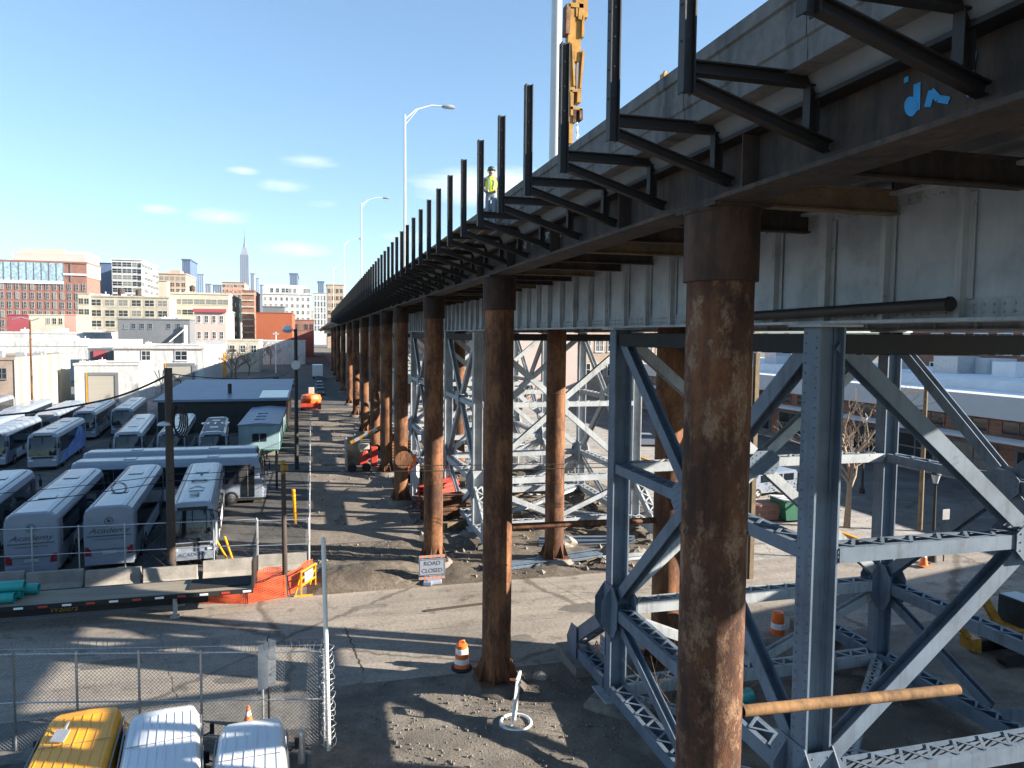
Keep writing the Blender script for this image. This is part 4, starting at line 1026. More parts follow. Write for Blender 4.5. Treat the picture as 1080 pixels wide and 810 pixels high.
# ---------------------------------------------------------------- street furniture near the columns
d = at(487, 705, Z=0)
t = thing('traffic_drum', 'orange and white striped traffic drum by the rusty column', 'traffic drum', d)
b = MB(); b.lathe([(.25, .08), (.25, .2), (.235, .21), (.23, .36), (.22, .37), (.215, .52), (.205, .53), (.2, .68), (.19, .69), (.185, .8), (.1, .84)], d, 22, mis=[0, 0, 1, 1, 0, 0, 1, 1, 0, 0]); b.build('body', ['orange', 'tape'], t)
b = MB(); b.lathe([(.34, 0), (.34, .06), (.26, .085)], d, 22); b.build('base', 'black', t)
b = MB(); b.path([d+V((-.09, 0, .83)), d+V((-.08, 0, .92)), d+V((.08, 0, .92)), d+V((.09, 0, .83))], .03, 8); b.build('handle', 'orange', t)
d = V((4.95, 29.6, 0)); a = at(441, 607.5, Y=29.6); c = at(470, 588, Y=29.6)
t = thing('road_closed_sign', 'white road closed sign on a striped barricade before a rusty column', 'sign', d)
wx, cx, cz = (c.x-a.x)*.96, (a.x+c.x)/2, (a.z+c.z)/2; hz = c.z-a.z
b = MB(); b.b2(cx-wx/2, cx+wx/2, 29.56, 29.59, cz-hz*.5, cz+hz*.5); s_ = b.build('board', 'white', t)
b = MB()
for x0, x1, z0, z1 in ((-.46, .46, .44, .47), (-.46, .46, -.47, -.44), (-.475, -.46, -.47, .47), (.46, .475, -.47, .47)): b.b2(cx+x0*wx, cx+x1*wx, 29.552, 29.559, cz+z0*hz, cz+z1*hz)
b.build('border', 'ink', t)
text('ROAD', .26, 'ink', t, (cx, 29.556, cz+.08), (R(90), 0, 0)); text('CLOSED', .26, 'ink', t, (cx, 29.556, cz-.24), (R(90), 0, 0), sx=.95)
for z, nm in ((cz+hz*.5+.1, 0), (cz-hz*.5-.12, 0)):
    b = MB(); b.b2(cx-wx*.5, cx+wx*.5, 29.57, 29.6, z-.055, z+.055)
    for i in range(6): x = cx-wx*.42+i*wx*.165; b.plate([(x-.07, 29.566, z-.052), (x+.01, 29.566, z-.052), (x+.07, 29.566, z+.052), (x-.01, 29.566, z+.052)], (0, 1, 0), .003, 1)
    b.build('striped_rail', ['white', 'orange'], t)
for s in (-1, 1):
    b = MB(); b.bar((cx+s*wx*.33, 29.75, 0), (cx+s*wx*.33, 29.64, cz+hz*.55), .06, .05); b.bar((cx+s*wx*.33, 30.15, 0), (cx+s*wx*.33, 29.7, cz+hz*.5), .06, .05); b.build('leg', 'white', t)
b = MB(); b.box((cx+.05, 29.5, .12), (.7, .3, .2), .15); b.box((cx-.2, 29.45, .1), (.4, .35, .2), -.3); b.build('sand_bag', 'white', t, .05)
# white stand with a ring base
d = at(544, 764, Z=0)
t = thing('sign_stand', 'white ladder shaped sign stand rising from a ring base', 'sign stand', d)
b = MB(); n = 28
b.path([d+V((.42*math.cos(2*math.pi*i/n), .42*math.sin(2*math.pi*i/n), .06)) for i in range(n+1)], .045, 8); b.build('ring_base', 'whitet', t)
b = MB(); b.path([d+V((-.42, -.15, .06)), d+V((-.5, -.2, .16))], .03, 6); 
u0, u1 = at(541, 766, Y=d.y), at(547, 715, Y=d.y); w_ = V((.19, .3, 0))
for k in (0, 1): b.bar(u0+w_*(k-.5), u1+w_*(k-.5)+V((0, 0, .12*k)), .055, .04, (0, 1, 0))
for f in (.3, .55, .72, .98): p = u0+(u1-u0)*f; b.bar(p-w_*.5, p+w_*.5+V((0, 0, .1*f)), .05, .13, (0, 0, 1))
b.build('frame', 'whitet', t)
b = MB(); p = u0+(u1-u0)*.4; b.bar(p-w_*.45, p+w_*.45, .03, .3, (0, 0, 1)); b.build('panel', 'whitet', t)
# guard post near the vans, cone behind the fence
b = MB(); p = at(318, 792, Z=.3); b.tube((p.x, p.y, 0), (p.x, p.y, .75), .09, n=14); b.lathe([(.09, .75), (.07, .82), (.01, .85)], p-V((0, 0, p.z)), 14)
tag(b.build('guard_post', 'galv'), 'rounded grey guard post beside the smaller white van', 'post')
def cone(d, label, s=1):
    t = thing('traffic_cone', label, 'traffic cone', d); b = MB(); d = V(d)
    b.lathe([(.15*s, .03), (.1*s, .22*s), (.085*s, .3*s), (.06*s, .42*s), (.03*s, .56*s)], d, 14, mis=[0, 0, 1, 0]); b.build('body', ['orange', 'tape'], t)
    b = MB(); b.b2(d.x-.18*s, d.x+.18*s, d.y-.18*s, d.y+.18*s, d.z, d.z+.03); b.build('base', 'orange', t)
cone(at(262, 765, Z=0), 'small orange cone behind the near fence above the white van')
cone(at(974, 596, Z=0.1), 'orange cone at the yellow kerb beyond the trestle', 1.3)

# ---------------------------------------------------------------- vans below the camera
def van(mat, label, x, y, rz, W, L, hz, nr=7):
    t = thing('van', label, 'van', (x, y, 0), None, rz); ORG[t.name] = (0, 0, 0); w = W/2
    pr = [(-w, .35), (w, .35), (w, hz*.55), (w*.93, hz*.9), (w*.82, hz*.985), (0, hz), (-w*.82, hz*.985), (-w*.93, hz*.9), (-w, hz*.55)]
    b = MB(); k = len(pr); vs = []
    for yy, sx, top, low in ((0, .8, .94, 0), (-.12, .88, .985, 0), (-.4, .95, 1, 0), (-L, 1, 1, 0)): vs += [(a*sx, yy, z if z < hz*.6 else hz*.6+(z-hz*.6)*top*(1 if top > .99 else .96)) for a, z in pr]
    b.add(vs, [(r*k+i, r*k+(i+1) % k, (r+1)*k+(i+1) % k, (r+1)*k+i) for r in range(3) for i in range(k)]); b.add(vs, [tuple(range(k))[::-1], tuple(range(3*k, 4*k))])
    b.build('body', mat, t, .02)
    b = MB(); b.extr([(-w*.95, .35), (w*.95, .35), (w*.93, .95), (w*.8, 1.08), (-w*.8, 1.08), (-w*.93, .95)], 0, .62); b.build('bonnet', mat, t, .03)
    b = MB()
    for i in range(nr): q = (i-(nr-1)/2)/nr*W*.86; zz = hz-(hz*.015)*abs(q)/w/.82; b.bar((q, -L+.1, zz+.002), (q*.9, -.42, zz+.002), .022, .022)
    b.build('roof_rib', mat, t)
    b = MB()
    for s in (-1, 1): b.bar((s*w*.955, -L+.05, hz*.915), (s*w*.93, -.45, hz*.912), .03, .03)
    b.b2(-w*.8, w*.8, -1.62, -1.605, hz-.004, hz+.006); b.build('roof_gutter', 'wire', t)
    b = MB(); b.plate([(-w*.72, .012, hz*.6), (w*.72, .012, hz*.6), (w*.68, -.03, hz*.93), (-w*.68, -.03, hz*.93)][::-1], (0, 1, .1), .015); b.build('windshield', 'glass', t)
    for s in (-1, 1):
        b = MB(); b.plate([(s*(w+.004), -.3, hz*.58), (s*(w+.004), -1.3, hz*.58), (s*(w*.95+.004), -1.2, hz*.87), (s*(w*.95+.004), -.45, hz*.87)], (s, 0, 0), .012); b.build('side_window', 'glass', t)
        b = MB(); b.path([V((s*w, -.25, 1.1)), V((s*(w+.16), -.2, 1.15))], .02, 6); b.box((s*(w+.17), -.2, 1.22), (.1, .06, .26)); b.build('mirror', 'black', t)
        for yy in (.1, -L+.7):
            b = MB(); b.tube((s*(w-.2), yy, .32), (s*(w+.01), yy, .32), .32, n=18); q = b.build('wheel', 'black', t); b = MB(); b.tube((s*(w+.011), yy, .32), (s*(w+.02), yy, .32), .18, n=14); b.build('rim', 'galv', q)
        b = MB(); b.box((s*w*.75, .63, .72), (.24, .03, .14)); b.build('headlight', 'lens', t)
    return t
y_ = van('yellow', 'yellow van roof with pale ridges beside the frame bottom', -5.25, 18.02, .1, 1.75, 4.5, 1.9)
b = MB(); b.bar((-.35, -1.5, 1.93), (-.25, -1.25, 2.06), .3, .03); b.bar((-.3, -1.2, 1.92), (-.2, -1.0, 2.1), .04, .04); b.build('roof_antenna', 'galv', y_)
van('whitet', 'larger white van with ridged roof between the yellow van and the smaller white one', -3.5, 17.65, .15, 1.75, 4.6, 1.9, 8)
van('whitet', 'smaller white van with ridged roof beside the grey guard post', -1.42, 16.65, .05, 1.62, 4.2, 1.9, 6)
# ---------------------------------------------------------------- buildings
WIN = {}
def window(parent, x, y, z, w, h, side, frame='white', glass='glass', sill=True, d=.12):
    """a framed window standing on a wall: side 'F' looks at -Y, 'S' looks at +X, 'W' looks at -X"""
    if glass == 'glass' and random.random() < .3: glass = 'blind'
    key = (round(w, 2), round(h, 2), frame, glass, sill)
    if key not in WIN:
        b = MB(); f = min(w, h)*.09
        b.b2(-w/2, w/2, -.02, .03, -h/2, h/2, 1)
        for x0, x1, z0, z1 in ((-w/2-f, -w/2, -h/2-f, h/2+f), (w/2, w/2+f, -h/2-f, h/2+f), (-w/2, w/2, h/2, h/2+f), (-w/2, w/2, -h/2-f, -h/2), (-f*.3, f*.3, -h/2, h/2), (-w/2, w/2, -f*.3, f*.3)):
            b.b2(x0, x1, -d*.6, .03, z0, z1)
        if sill: b.b2(-w/2-f*1.6, w/2+f*1.6, -d*1.3, .03, -h/2-f*2, -h/2-f-.001)
        o = b.build('window', [frame, glass]); WIN[key] = o.data
        bpy.data.objects.remove(o)
    o = bpy.data.objects.new('window', WIN[key]); C.objects.link(o); o.parent = parent
    o.location = V((x, y, z))-V(ORG.get(parent.name, (0, 0, 0))); o.rotation_euler = (0, 0, {'F': 0, 'S': R(90), 'W': R(-90)}[side])
    return o
def bld(label, pxl, pxr, ytop, Y, far=None, depth=None, wall='whiteb', roof='roofg', cat='building', name='building', group=None, par=.35, z0=0, base=0):
    a, c = at(pxl, ytop, Y=Y), at(pxr, ytop, Y=Y); zt = (a.z+c.z)/2
    y1 = at(far, ytop, X=c.x).y if far else Y+depth
    if y1 < Y+3 or y1 > Y*3: y1 = Y+(depth or 20)
    t = thing(name, label, cat, ((a.x+c.x)/2, Y, z0), group); k = zt-z0
    b = MB(); b.b2(a.x, c.x, Y, y1, z0-.1 if not z0 else z0, zt-par); b.build('wall', wall, t)
    b = MB(); e = max(.12, k*.012)
    b.b2(a.x-e, c.x+e, Y-e, Y+e*2, zt-par+.001, zt); b.b2(a.x-e, c.x+e, y1-e*2, y1+e, zt-par+.001, zt); b.b2(a.x-e, a.x+e*2, Y+e*2.01, y1-e*2.01, zt-par+.001, zt); b.b2(c.x-e*2, c.x+e, Y+e*2.01, y1-e*2.01, zt-par+.001, zt)
    b.b2(a.x+e*2.01, c.x-e*2.01, Y+e*2.01, y1-e*2.01, zt-par+.001, zt-par+.06, 1)
    b.build('roof', [wall, roof], t)
    t['x0'], t['x1'], t['y0'], t['y1'], t['zt'] = a.x, c.x, Y, y1, zt
    return t
def grid(t, n, rows, w, h, z0, dz, side='F', u0=0, u1=1, **k):
    x0, x1, y0, y1, zt = t['x0'], t['x1'], t['y0'], t['y1'], t['zt']
    for r in range(rows):
        for i in range(n):
            u = u0+(u1-u0)*(i+.5)/n
            z = zt-z0-r*dz
            if side == 'F': window(t, x0+(x1-x0)*u, y0-.012, z, w, h, 'F', **k)
            elif side == 'S': window(t, x1+.012, y0+(y1-y0)*u, z, w, h, 'S', **k)
            else: window(t, x0-.012, y0+(y1-y0)*u, z, w, h, 'W', **k)
def slab(t, nm, mat, x0, x1, y0, y1, z0, z1):
    b = MB(); b.b2(x0, x1, y0, y1, z0, z1); return b.build(nm, mat, t)
def roofbits(t, n, s, mat='galv', seed=1):
    r = random.Random(seed)
    for i in range(n):
        x = r.uniform(t['x0']+s, t['x1']-s); y = r.uniform(t['y0']+s, min(t['y1'], t['y0']+40)-s); a = s*r.uniform(.4, 1)
        b = MB(); b.b2(x-a, x+a, y-a*.7, y+a*.7, t['zt']-.3, t['zt']+a*r.uniform(.5, 1)); b.tube((x, y, t['zt']), (x, y, t['zt']+a*1.3), a*.15, n=8); b.build('roof_unit', mat, t)
M['tan'] = brick_mat('tan block wall', (.33, .25, .2), (.29, .22, .18), (.35, .29, .24), .9)
M['cream'] = mt('cream wall paint', (.46, .42, .34), .18, .4, .85)
M['creamb'] = brick_mat('cream brick', (.4, .36, .29), (.36, .32, .26), (.38, .34, .28), .5)
M['redb'] = brick_mat('orange red brick', (.27, .125, .095), (.23, .105, .085), (.28, .19, .15), .35)
M['brownb'] = brick_mat('brown brick', (.25, .12, .085), (.2, .1, .07), (.3, .2, .16), .6)
M['rosy'] = brick_mat('rosy tan brick', (.4, .3, .23), (.35, .26, .2), (.4, .33, .27), .4)
M['ochre'] = mt('bare rust red wall', (.32, .085, .035), .15, .25, .9)
M['maroon'] = mt('maroon wall paint', (.3, .06, .075), .15, .3, .85)
M['coral'] = mt('coral wall paint', (.72, .25, .2), .12, .3, .85)
M['greyw'] = mt('dark grey wall paint', (.14, .15, .165), .15, .3, .85)
M['lgrey'] = mt('light grey panels', (.48, .49, .5), .12, .3, .8)
M['haze1'] = mt('grey blue tower stone', (.21, .245, .31), .12, .02, .8)  # distance haze is put into the colour of these three tower materials
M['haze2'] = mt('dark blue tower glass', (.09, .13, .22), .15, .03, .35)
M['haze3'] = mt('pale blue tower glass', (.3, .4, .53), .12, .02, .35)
M['pink'] = mt('pink tan wall', (.45, .36, .33), .12, .3, .9)
M['shut'] = mt('grey rolling shutter', (.34, .32, .28), .15, 1, .6, stretch=(.2, .2, 9))
def shutter(t, x0, x1, y, z0, z1, fr='greyw', left=None):
    b = MB(); b.b2(x0, x1, y-.04, y, z0, z1); d = b.build('garage_door', 'shut', t)
    b = MB(); w = (x1-x0)*.12; b.b2(x0-w*.1, x0, y-.14, y, z0, z1); b.b2(x1, x1+w, y-.14, y, z0, z1+w); b.b2(x0-w*.1, x1, y-.14, y, z1+.001, z1+w); b.build('surround', fr, d)
    if left: b = MB(); b.b2(x0-w*.6, x0-w*.1-.01, y-.1, y, z0, z1+w); b.build('yellow_strip', left, d)
P_ = lambda px, py, Y: at(px, py, Y=Y)
# near left: warehouses and garages
t = bld('tan block warehouse with cream pilastered side, cut by the frame', -70, 15, 377, 105, far=73, wall='tan', roof='roofg')
slab(t, 'side_cladding', 'cream', t['x1']+.002, t['x1']+.1, t['y0']-.1, t['y1']+.1, 0, t['zt']+.01)
for i in range(5):
    y = t['y0']+(t['y1']-t['y0'])*(.04+i*.17); slab(t, 'pilaster', 'cream', t['x1']+.101, t['x1']+.6, y, y+2.2, 0, t['zt']-.1)
window(t, P_(2, 395, 105).x, 104.98, P_(2, 394, 105).z, 1, 1.3, 'F', frame='greyw')
roofbits(t, 5, .8, seed=2)
t = bld('small white garage with a large grey shutter framed in dark grey', 78, 146, 383, 118, far=163, wall='whiteb', roof='roofg')
q0, q1 = P_(93, 396, 118), P_(122, 420, 118); shutter(t, q0.x, q1.x, 117.99, 0, q0.z, left='yellow'); roofbits(t, 3, .6, 'lgrey', 31)
t = bld('long white painted garage with two small windows and a dark framed shutter', 120, 215, 365, 150, far=238, wall='whiteb', roof='roofg', par=.5)
for px in (154, 191): q = P_(px, 375, 150); window(t, q.x, 149.98, q.z, 1.5 if px < 170 else 2.1, 1.7, 'F', frame='lgrey')
q0, q1 = P_(176, 386, 150), P_(203, 420, 150); shutter(t, q0.x, q1.x, 149.99, 0, q0.z, left='yellow'); roofbits(t, 5, .6, 'lgrey', 32)
slab(t, 'red_coping', 'redb', t['x0'], t['x1'], 149.72, 149.86, t['zt']-.62, t['zt']-.52)
b = MB(); b.b2(t['x1']+.002, t['x1']+.3, t['y1']-6, t['y1']-2, 0, 6); b.build('yellow_pier', 'yellow', t)
t = bld('broad white flat roofed warehouse behind the garages', -90, 93, 359, 172, far=150, wall='whiteb', roof='roofw', par=1.2); roofbits(t, 6, .9, 'whitet', 3)
q = P_(122, 373, 168); t = bld('low building with red sign panels between the white warehouse and garages', 93, 118, 367, 160, depth=9, wall='greyw', roof='roofg')
slab(t, 'red_panel', 'maroon', t['x0']+1, t['x1']-1, 159.7, 159.88, t['zt']-2.2, t['zt']-.5); grid(t, 3, 1, 1.2, 1.2, 4.2, 1)
t = bld('lower white roofed shed range behind the white warehouse', -60, 88, 349.5, 235, depth=60, wall='whiteb', roof='roofw', par=.6); roofbits(t, 7, 1.3, 'lgrey', 5)
b = MB(); p = at(34, 425, Z=0); p = at(34, 420, Y=98); b.tube((p.x, 98, 0), (p.x, 98, at(34, 338, Y=98).z), .16, .1, n=8)
q = at(34, 338, Y=98)
t = thing('pole', 'slim rusty red pole in front of the tan warehouse', 'pole', (p.x, 98, 0)); b.build('shaft', 'rust', t); b = MB(); b.path([q, q+V((-1.2, 0, .4)), q+V((-2.2, 0, .1))], .07, 6); b.path([q, q+V((.8, 0, .3))], .07, 6); b.build('lamp_arms', 'galv', t)
# middle distance, left
for pl, pr, wall, lab in ((8, 30, 'maroon', 'small maroon painted block in front of the red apartment house'), (30.3, 68, 'cream', 'cream two storey block beside the maroon one'), (68.3, 80, 'coral', 'narrow coral painted block beside the cream one')):
    t = bld(lab, pl, pr, 331.5, 300, depth=18, wall=wall, roof='roofg')
    if wall == 'cream': grid(t, 3, 1, 1.3, 2.2, 2.6, 1, u0=.45, u1=.97, frame='cream')
t = bld('dark grey building with white framed windows in a row', 124, 200, 336, 230, depth=30, wall='greyw', roof='roofw')
for px in (133, 141, 150, 158.5, 178, 188): q = P_(px, 344, 230); window(t, q.x, 229.98, q.z, 1.0, 1.5, 'F')
q = P_(190, 350, 229); roofbits(t, 4, .9, 'whitet', 33); b = MB(); b.bar((q.x-3, 229, q.z-3), (q.x+1.5, 229, q.z+1), .9, .3); b.bar((q.x+1.6, 229, q.z-4), (q.x+1.6, 229, q.z+2), .8, .8); b.build('white_stair', 'whitet', t)
t = bld('pale house with dark red cornice and narrow windows', 205, 238, 326.5, 240, far=247, wall='pink', roof='roofg', par=.3)
grid(t, 4, 2, .95, 2.2, 3.1, 5.1, u0=.02, u1=.98, frame='whitet'); slab(t, 'cornice', 'maroon', t['x0']-.3, t['x1']+.3, 239.2, 239.85, t['zt']-.9, t['zt']+.2)
slab(t, 'pale_base', 'haze3', t['x0']-.1, t['x1']+.1, 239.8, 239.98, 0, t['zt']-10.5)
t = bld('small cream house with three windows behind the bare trees', 239, 273, 358, 205, far=277, wall='cream', roof='roofg', par=.4); grid(t, 3, 1, 1.3, 1.9, 2.6, 1, frame='whitet')
t = bld('windowless rust red building with flat top', 270, 308, 329.5, 290, far=311, wall='ochre', roof='roofg', par=.2)
t = bld('low white building at the foot of the rust red block', 276, 322, 359, 255, depth=20, wall='whiteb', roof='roofg')
t = bld('low red brick building with arched top beside the rust red block', 309, 331, 337, 340, depth=25, wall='redb', roof='roofg'); grid(t, 4, 1, 1.6, 2.6, 3.5, 1, frame='redb')
t = bld('white apartment block with rows of small dark windows', 277, 328, 310, 430, far=333, wall='whiteb', roof='roofg')
grid(t, 9, 4, 1.2, 1.9, 3.0, 3.9, frame='whitet', sill=False)
x0, x1, zt = t['x0'], t['x1'], t['zt']; slab(t, 'grey_penthouse', 'lgrey', x0+1, x1-3, 434, 470, zt-.2, at(300, 300.5, Y=434).z)
for u in (.18, .3, .42, .5, .56, .66, .88, .95): window(t, x0+(x1-x0)*u, 433.98, zt+2.2, 1.6, 2.4, 'F', frame='lgrey')
t = bld('low dark roofed block before the white apartments', 277, 300, 323, 400, depth=15, wall='greyw', roof='roofg')
# loft rows
t = bld('cream loft building with big paired windows and rooftop sheds', 94, 178, 312, 385, depth=50, wall='creamb', roof='roofw', par=.8)
grid(t, 6, 4, 4.2, 2.9, 3.6, 5.2, frame='cream'); roofbits(t, 9, 1.8, 'whitet', 8)
t = bld('narrow cream wing at the end of the loft building', 82, 94, 309, 383, depth=50, wall='cream', roof='roofw'); grid(t, 2, 4, 2.0, 2.6, 4, 5.2, frame='cream')
t = bld('wide cream loft building with long dark window bands', 178.6, 241, 308.5, 405, far=258, wall='cream', roof='redb', par=1.0)
grid(t, 5, 4, 5.4, 2.6, 5, 5.6, frame='cream', u0=.0, u1=1); grid(t, 4, 4, 4, 2.6, 5, 5.6, 'S', frame='cream'); roofbits(t, 6, 1.6, 'lgrey', 9)
q = P_(243, 306, 404); text('PARK', 4.2, 'coral', t, (q.x+1.5, 404, q.z-1.2), (R(90), 0, 0), ext=.1, name='rooftop_lettering')
t = bld('brown frame building under construction with open floors', 255, 268, 306, 420, far=274, wall='brownb', roof='roofg')
for r in range(9): slab(t, 'floor_edge', 'creamb', t['x0']-.3, t['x1']+.4, 419.3, 419.95, t['zt']-2.6-r*3.6, t['zt']-1.8-r*3.6)
t = bld('red brick apartment house with sky blue glazed top floors', -70, 91, 274, 525, far=105, wall='redb', roof='roofw', par=1.2)
x0, x1, zt = t['x0'], t['x1'], t['zt']; y = 525
n = 20; wd = (x1-x0)/n
for i in range(n):
    xx = x0+(i+.62)*wd
    for r in range(7): window(t, xx, y-.3, zt-17-r*6.1, wd*.4, 4.2, 'F', frame='lgrey', sill=False)
slab(t, 'glazed_storeys', 'skyglass', x0-.1, x1-14, y-.5, y-.012, zt-13.2, zt-1.3)
slab(t, 'glazed_side', 'cream', x1+.012, x1+.5, y, t['y1'], zt-10, zt-1.3)
for i in range(n-2): slab(t, 'mullion', 'greyw', x0+(i+.9)*wd, x0+(i+1.0)*wd, y-.7, y-.501, zt-13, zt-1.5)
slab(t, 'white_band', 'whitet', x0-.2, x1-14, y-.8, y-.02, zt-15.2, zt-13.25); slab(t, 'white_band', 'whitet', x1-13.9, x1+.3, y-.8, y-.02, zt-9.2, zt-8)
a = at(22, 262, Y=540); c = at(68, 262, Y=540); slab(t, 'penthouse', 'cream', a.x, c.x, 540, 570, zt-1, a.z); a = at(14, 267, Y=536); slab(t, 'penthouse', 'pink', a.x, c.x+14, 536, 539.9, zt-1, at(50, 267, Y=536).z)
a = at(68, 265, Y=545); c = at(91, 265, Y=545); slab(t, 'penthouse', 'lgrey', a.x, c.x, 545, 575, zt-1, a.z)
t = bld('dark navy tower block squeezed behind the red apartment house', 103, 117.5, 277, 660, depth=40, wall='haze2', roof='roofg')
t = bld('grey gridded office block with strong white piers', 118, 149, 273, 610, far=166, wall='lgrey', roof='roofg', par=1)
grid(t, 3, 8, 7.0, 3.4, 4.5, 5.0, frame='lgrey'); grid(t, 6, 8, 12, 2.4, 4.5, 5.0, 'S', frame='lgrey')
t = bld('rosy tan brick block with arched look windows', 167, 196, 288, 705, far=206, wall='rosy', roof='roofw', par=1); grid(t, 5, 6, 3.2, 3.4, 5, 5.6, frame='rosy'); grid(t, 5, 6, 4, 3.4, 5, 5.6, 'S', frame='rosy')
slab(t, 'penthouse', 'rosy', t['x0']+8, t['x1']-6, 712, 730, t['zt']-.5, t['zt']+3.4)
t = bld('low cream annex between the grid block and the rosy block', 160, 176, 296, 690, depth=12, wall='cream', roof='roofw')
for px, yy, Y_, s in ((128, 304, 395, 1.7), (146, 305, 400, 1.4), (203, 301, 415, 1.5)):
    q = at(px, 311, Y=Y_); z1 = at(px, yy, Y=Y_).z; w = thing('water_tank', ['round rooftop water tank on the cream loft building', 'smaller round water tank beside the first on the cream loft', 'round water tank on the wide cream loft'][(128, 146, 203).index(px)], 'water tank', (q.x, Y_, q.z))
    b = MB(); b.lathe([(s, z1-3.2), (s, z1-.6), (.1, z1+.3)], (q.x, Y_, 0), 14); b.build('barrel', 'wood', w); b = MB()
    for a in range(4): b.tube((q.x+s*.7*math.cos(a*1.57+.8), Y_+s*.7*math.sin(a*1.57+.8), q.z-1), (q.x+s*.7*math.cos(a*1.57+.8), Y_+s*.7*math.sin(a*1.57+.8), z1-3.2), .12, n=6)
    b.build('leg', 'dark', w)
# far skyline
def tower_b(label, pl, pr, yt, Y, far, wall, n=0, rows=0, fr='haze1'):
    t = bld(label, pl, pr, yt, Y, far=far, depth=60, wall=wall, roof=wall, name='tower_block', cat='tower', par=2)
    if n: 
        w = (t['x1']-t['x0'])/n
        for i in range(n): slab(t, 'rib', fr, t['x0']+w*(i+.42), t['x0']+w*(i+.58), Y-w*.12, Y-.01, 0, t['zt']-3)
    return t
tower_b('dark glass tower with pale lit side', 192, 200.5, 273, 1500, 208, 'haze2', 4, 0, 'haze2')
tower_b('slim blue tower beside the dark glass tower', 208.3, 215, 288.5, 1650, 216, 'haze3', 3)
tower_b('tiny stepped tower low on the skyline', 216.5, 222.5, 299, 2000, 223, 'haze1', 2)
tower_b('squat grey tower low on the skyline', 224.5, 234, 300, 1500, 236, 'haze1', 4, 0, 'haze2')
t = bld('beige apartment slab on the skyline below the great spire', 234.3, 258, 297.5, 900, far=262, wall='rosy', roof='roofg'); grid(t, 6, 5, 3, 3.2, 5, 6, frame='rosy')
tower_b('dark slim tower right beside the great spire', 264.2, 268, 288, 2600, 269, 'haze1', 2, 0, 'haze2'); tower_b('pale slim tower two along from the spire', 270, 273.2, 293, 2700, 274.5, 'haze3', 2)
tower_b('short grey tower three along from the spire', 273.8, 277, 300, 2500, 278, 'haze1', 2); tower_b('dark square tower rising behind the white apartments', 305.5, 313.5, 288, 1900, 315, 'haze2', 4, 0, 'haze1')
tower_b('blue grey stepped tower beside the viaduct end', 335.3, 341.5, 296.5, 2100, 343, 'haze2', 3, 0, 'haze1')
t = bld('slender grey and white residential towers by the viaduct end', 331, 344, 309, 720, far=347, wall='lgrey', roof='roofg'); grid(t, 4, 6, 1.6, 5, 5, 6, frame='whitet', sill=False)
t = bld('brown apartment tower rising behind the viaduct parapet', 345, 362, 300, 560, far=367, wall='rosy', roof='roofg'); grid(t, 4, 7, 2, 3, 5, 5.6, frame='rosy')
t = bld('cream office block under the viaduct lamp posts', 318, 330, 328, 520, depth=20, wall='creamb', roof='roofg')
# the great spire
Y = 4075.0; cx = at(258.3, 300, Y=Y).x; zz = lambda py: at(258, py, Y=Y).z; u = Y*1.035/F
t = thing('skyscraper', 'tallest stepped skyscraper with a thin mast on the skyline', 'skyscraper', (cx, Y, 0))
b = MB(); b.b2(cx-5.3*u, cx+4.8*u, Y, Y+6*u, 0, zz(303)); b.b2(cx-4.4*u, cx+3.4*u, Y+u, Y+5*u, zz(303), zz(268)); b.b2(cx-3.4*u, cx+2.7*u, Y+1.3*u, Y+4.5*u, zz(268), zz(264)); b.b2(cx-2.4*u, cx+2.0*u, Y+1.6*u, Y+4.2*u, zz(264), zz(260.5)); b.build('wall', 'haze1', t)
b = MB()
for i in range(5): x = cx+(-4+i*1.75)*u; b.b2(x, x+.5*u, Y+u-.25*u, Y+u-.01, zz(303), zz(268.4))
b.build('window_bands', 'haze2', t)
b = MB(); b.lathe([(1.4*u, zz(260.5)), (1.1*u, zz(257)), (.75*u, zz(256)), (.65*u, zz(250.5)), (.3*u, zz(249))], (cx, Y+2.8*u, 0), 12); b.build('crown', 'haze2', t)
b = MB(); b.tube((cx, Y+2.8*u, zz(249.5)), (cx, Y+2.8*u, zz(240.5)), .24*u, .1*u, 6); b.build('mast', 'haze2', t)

# ---------------------------------------------------------------- cars
def make_car():
    t = thing('parked_car', 'car', 'car', (0, 0, 0))
    b = MB(); L, W = 3.6, 1.48
    pr = [(0, .22), (0, .55), (.12, .68), (.95, .78), (L-.75, .8), (L-.08, .72), (L, .5), (L, .22)]
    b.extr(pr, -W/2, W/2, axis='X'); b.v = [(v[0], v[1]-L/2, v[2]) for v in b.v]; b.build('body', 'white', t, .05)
    b = MB(); vs = []
    for x, s in ((-1, 1), (1, 1)):
        for y, z, k in ((-.9, .79, .47), (-.35, 1.17, .4), (.75, 1.19, .4), (1.35, .81, .47)): vs.append((x*W*k, y, z))
    b.add(vs, [(0, 1, 2, 3), (7, 6, 5, 4), (0, 4, 5, 1), (2, 6, 7, 3), (0, 3, 7, 4)]); b.build('windows', 'bglass', t)
    b = MB(); b.plate([(-.57, -.32, 1.165), (.57, -.32, 1.165), (.57, .74, 1.185), (-.57, .74, 1.185)], (0, 0, 1), .03); b.build('roof', 'white', t)
    for x in (-1, 1):
        for y in (-1.1, 1.08):
            b = MB(); b.tube((x*.6, y, .27), (x*.755, y, .27), .27, n=16); w = b.build('wheel', 'black', t); b = MB(); b.tube((x*.756, y, .27), (x*.765, y, .27), .17, n=12); b.build('rim', 'galv', w)
        b = MB(); b.box((x*.52, -L/2-.0, .56), (.3, .05, .12)); b.build('headlight', 'lens', t); b = MB(); b.box((x*.55, L/2, .58), (.26, .05, .12)); b.build('tail_light', 'tail', t)
    return t
car = make_car(); ncar = [0]
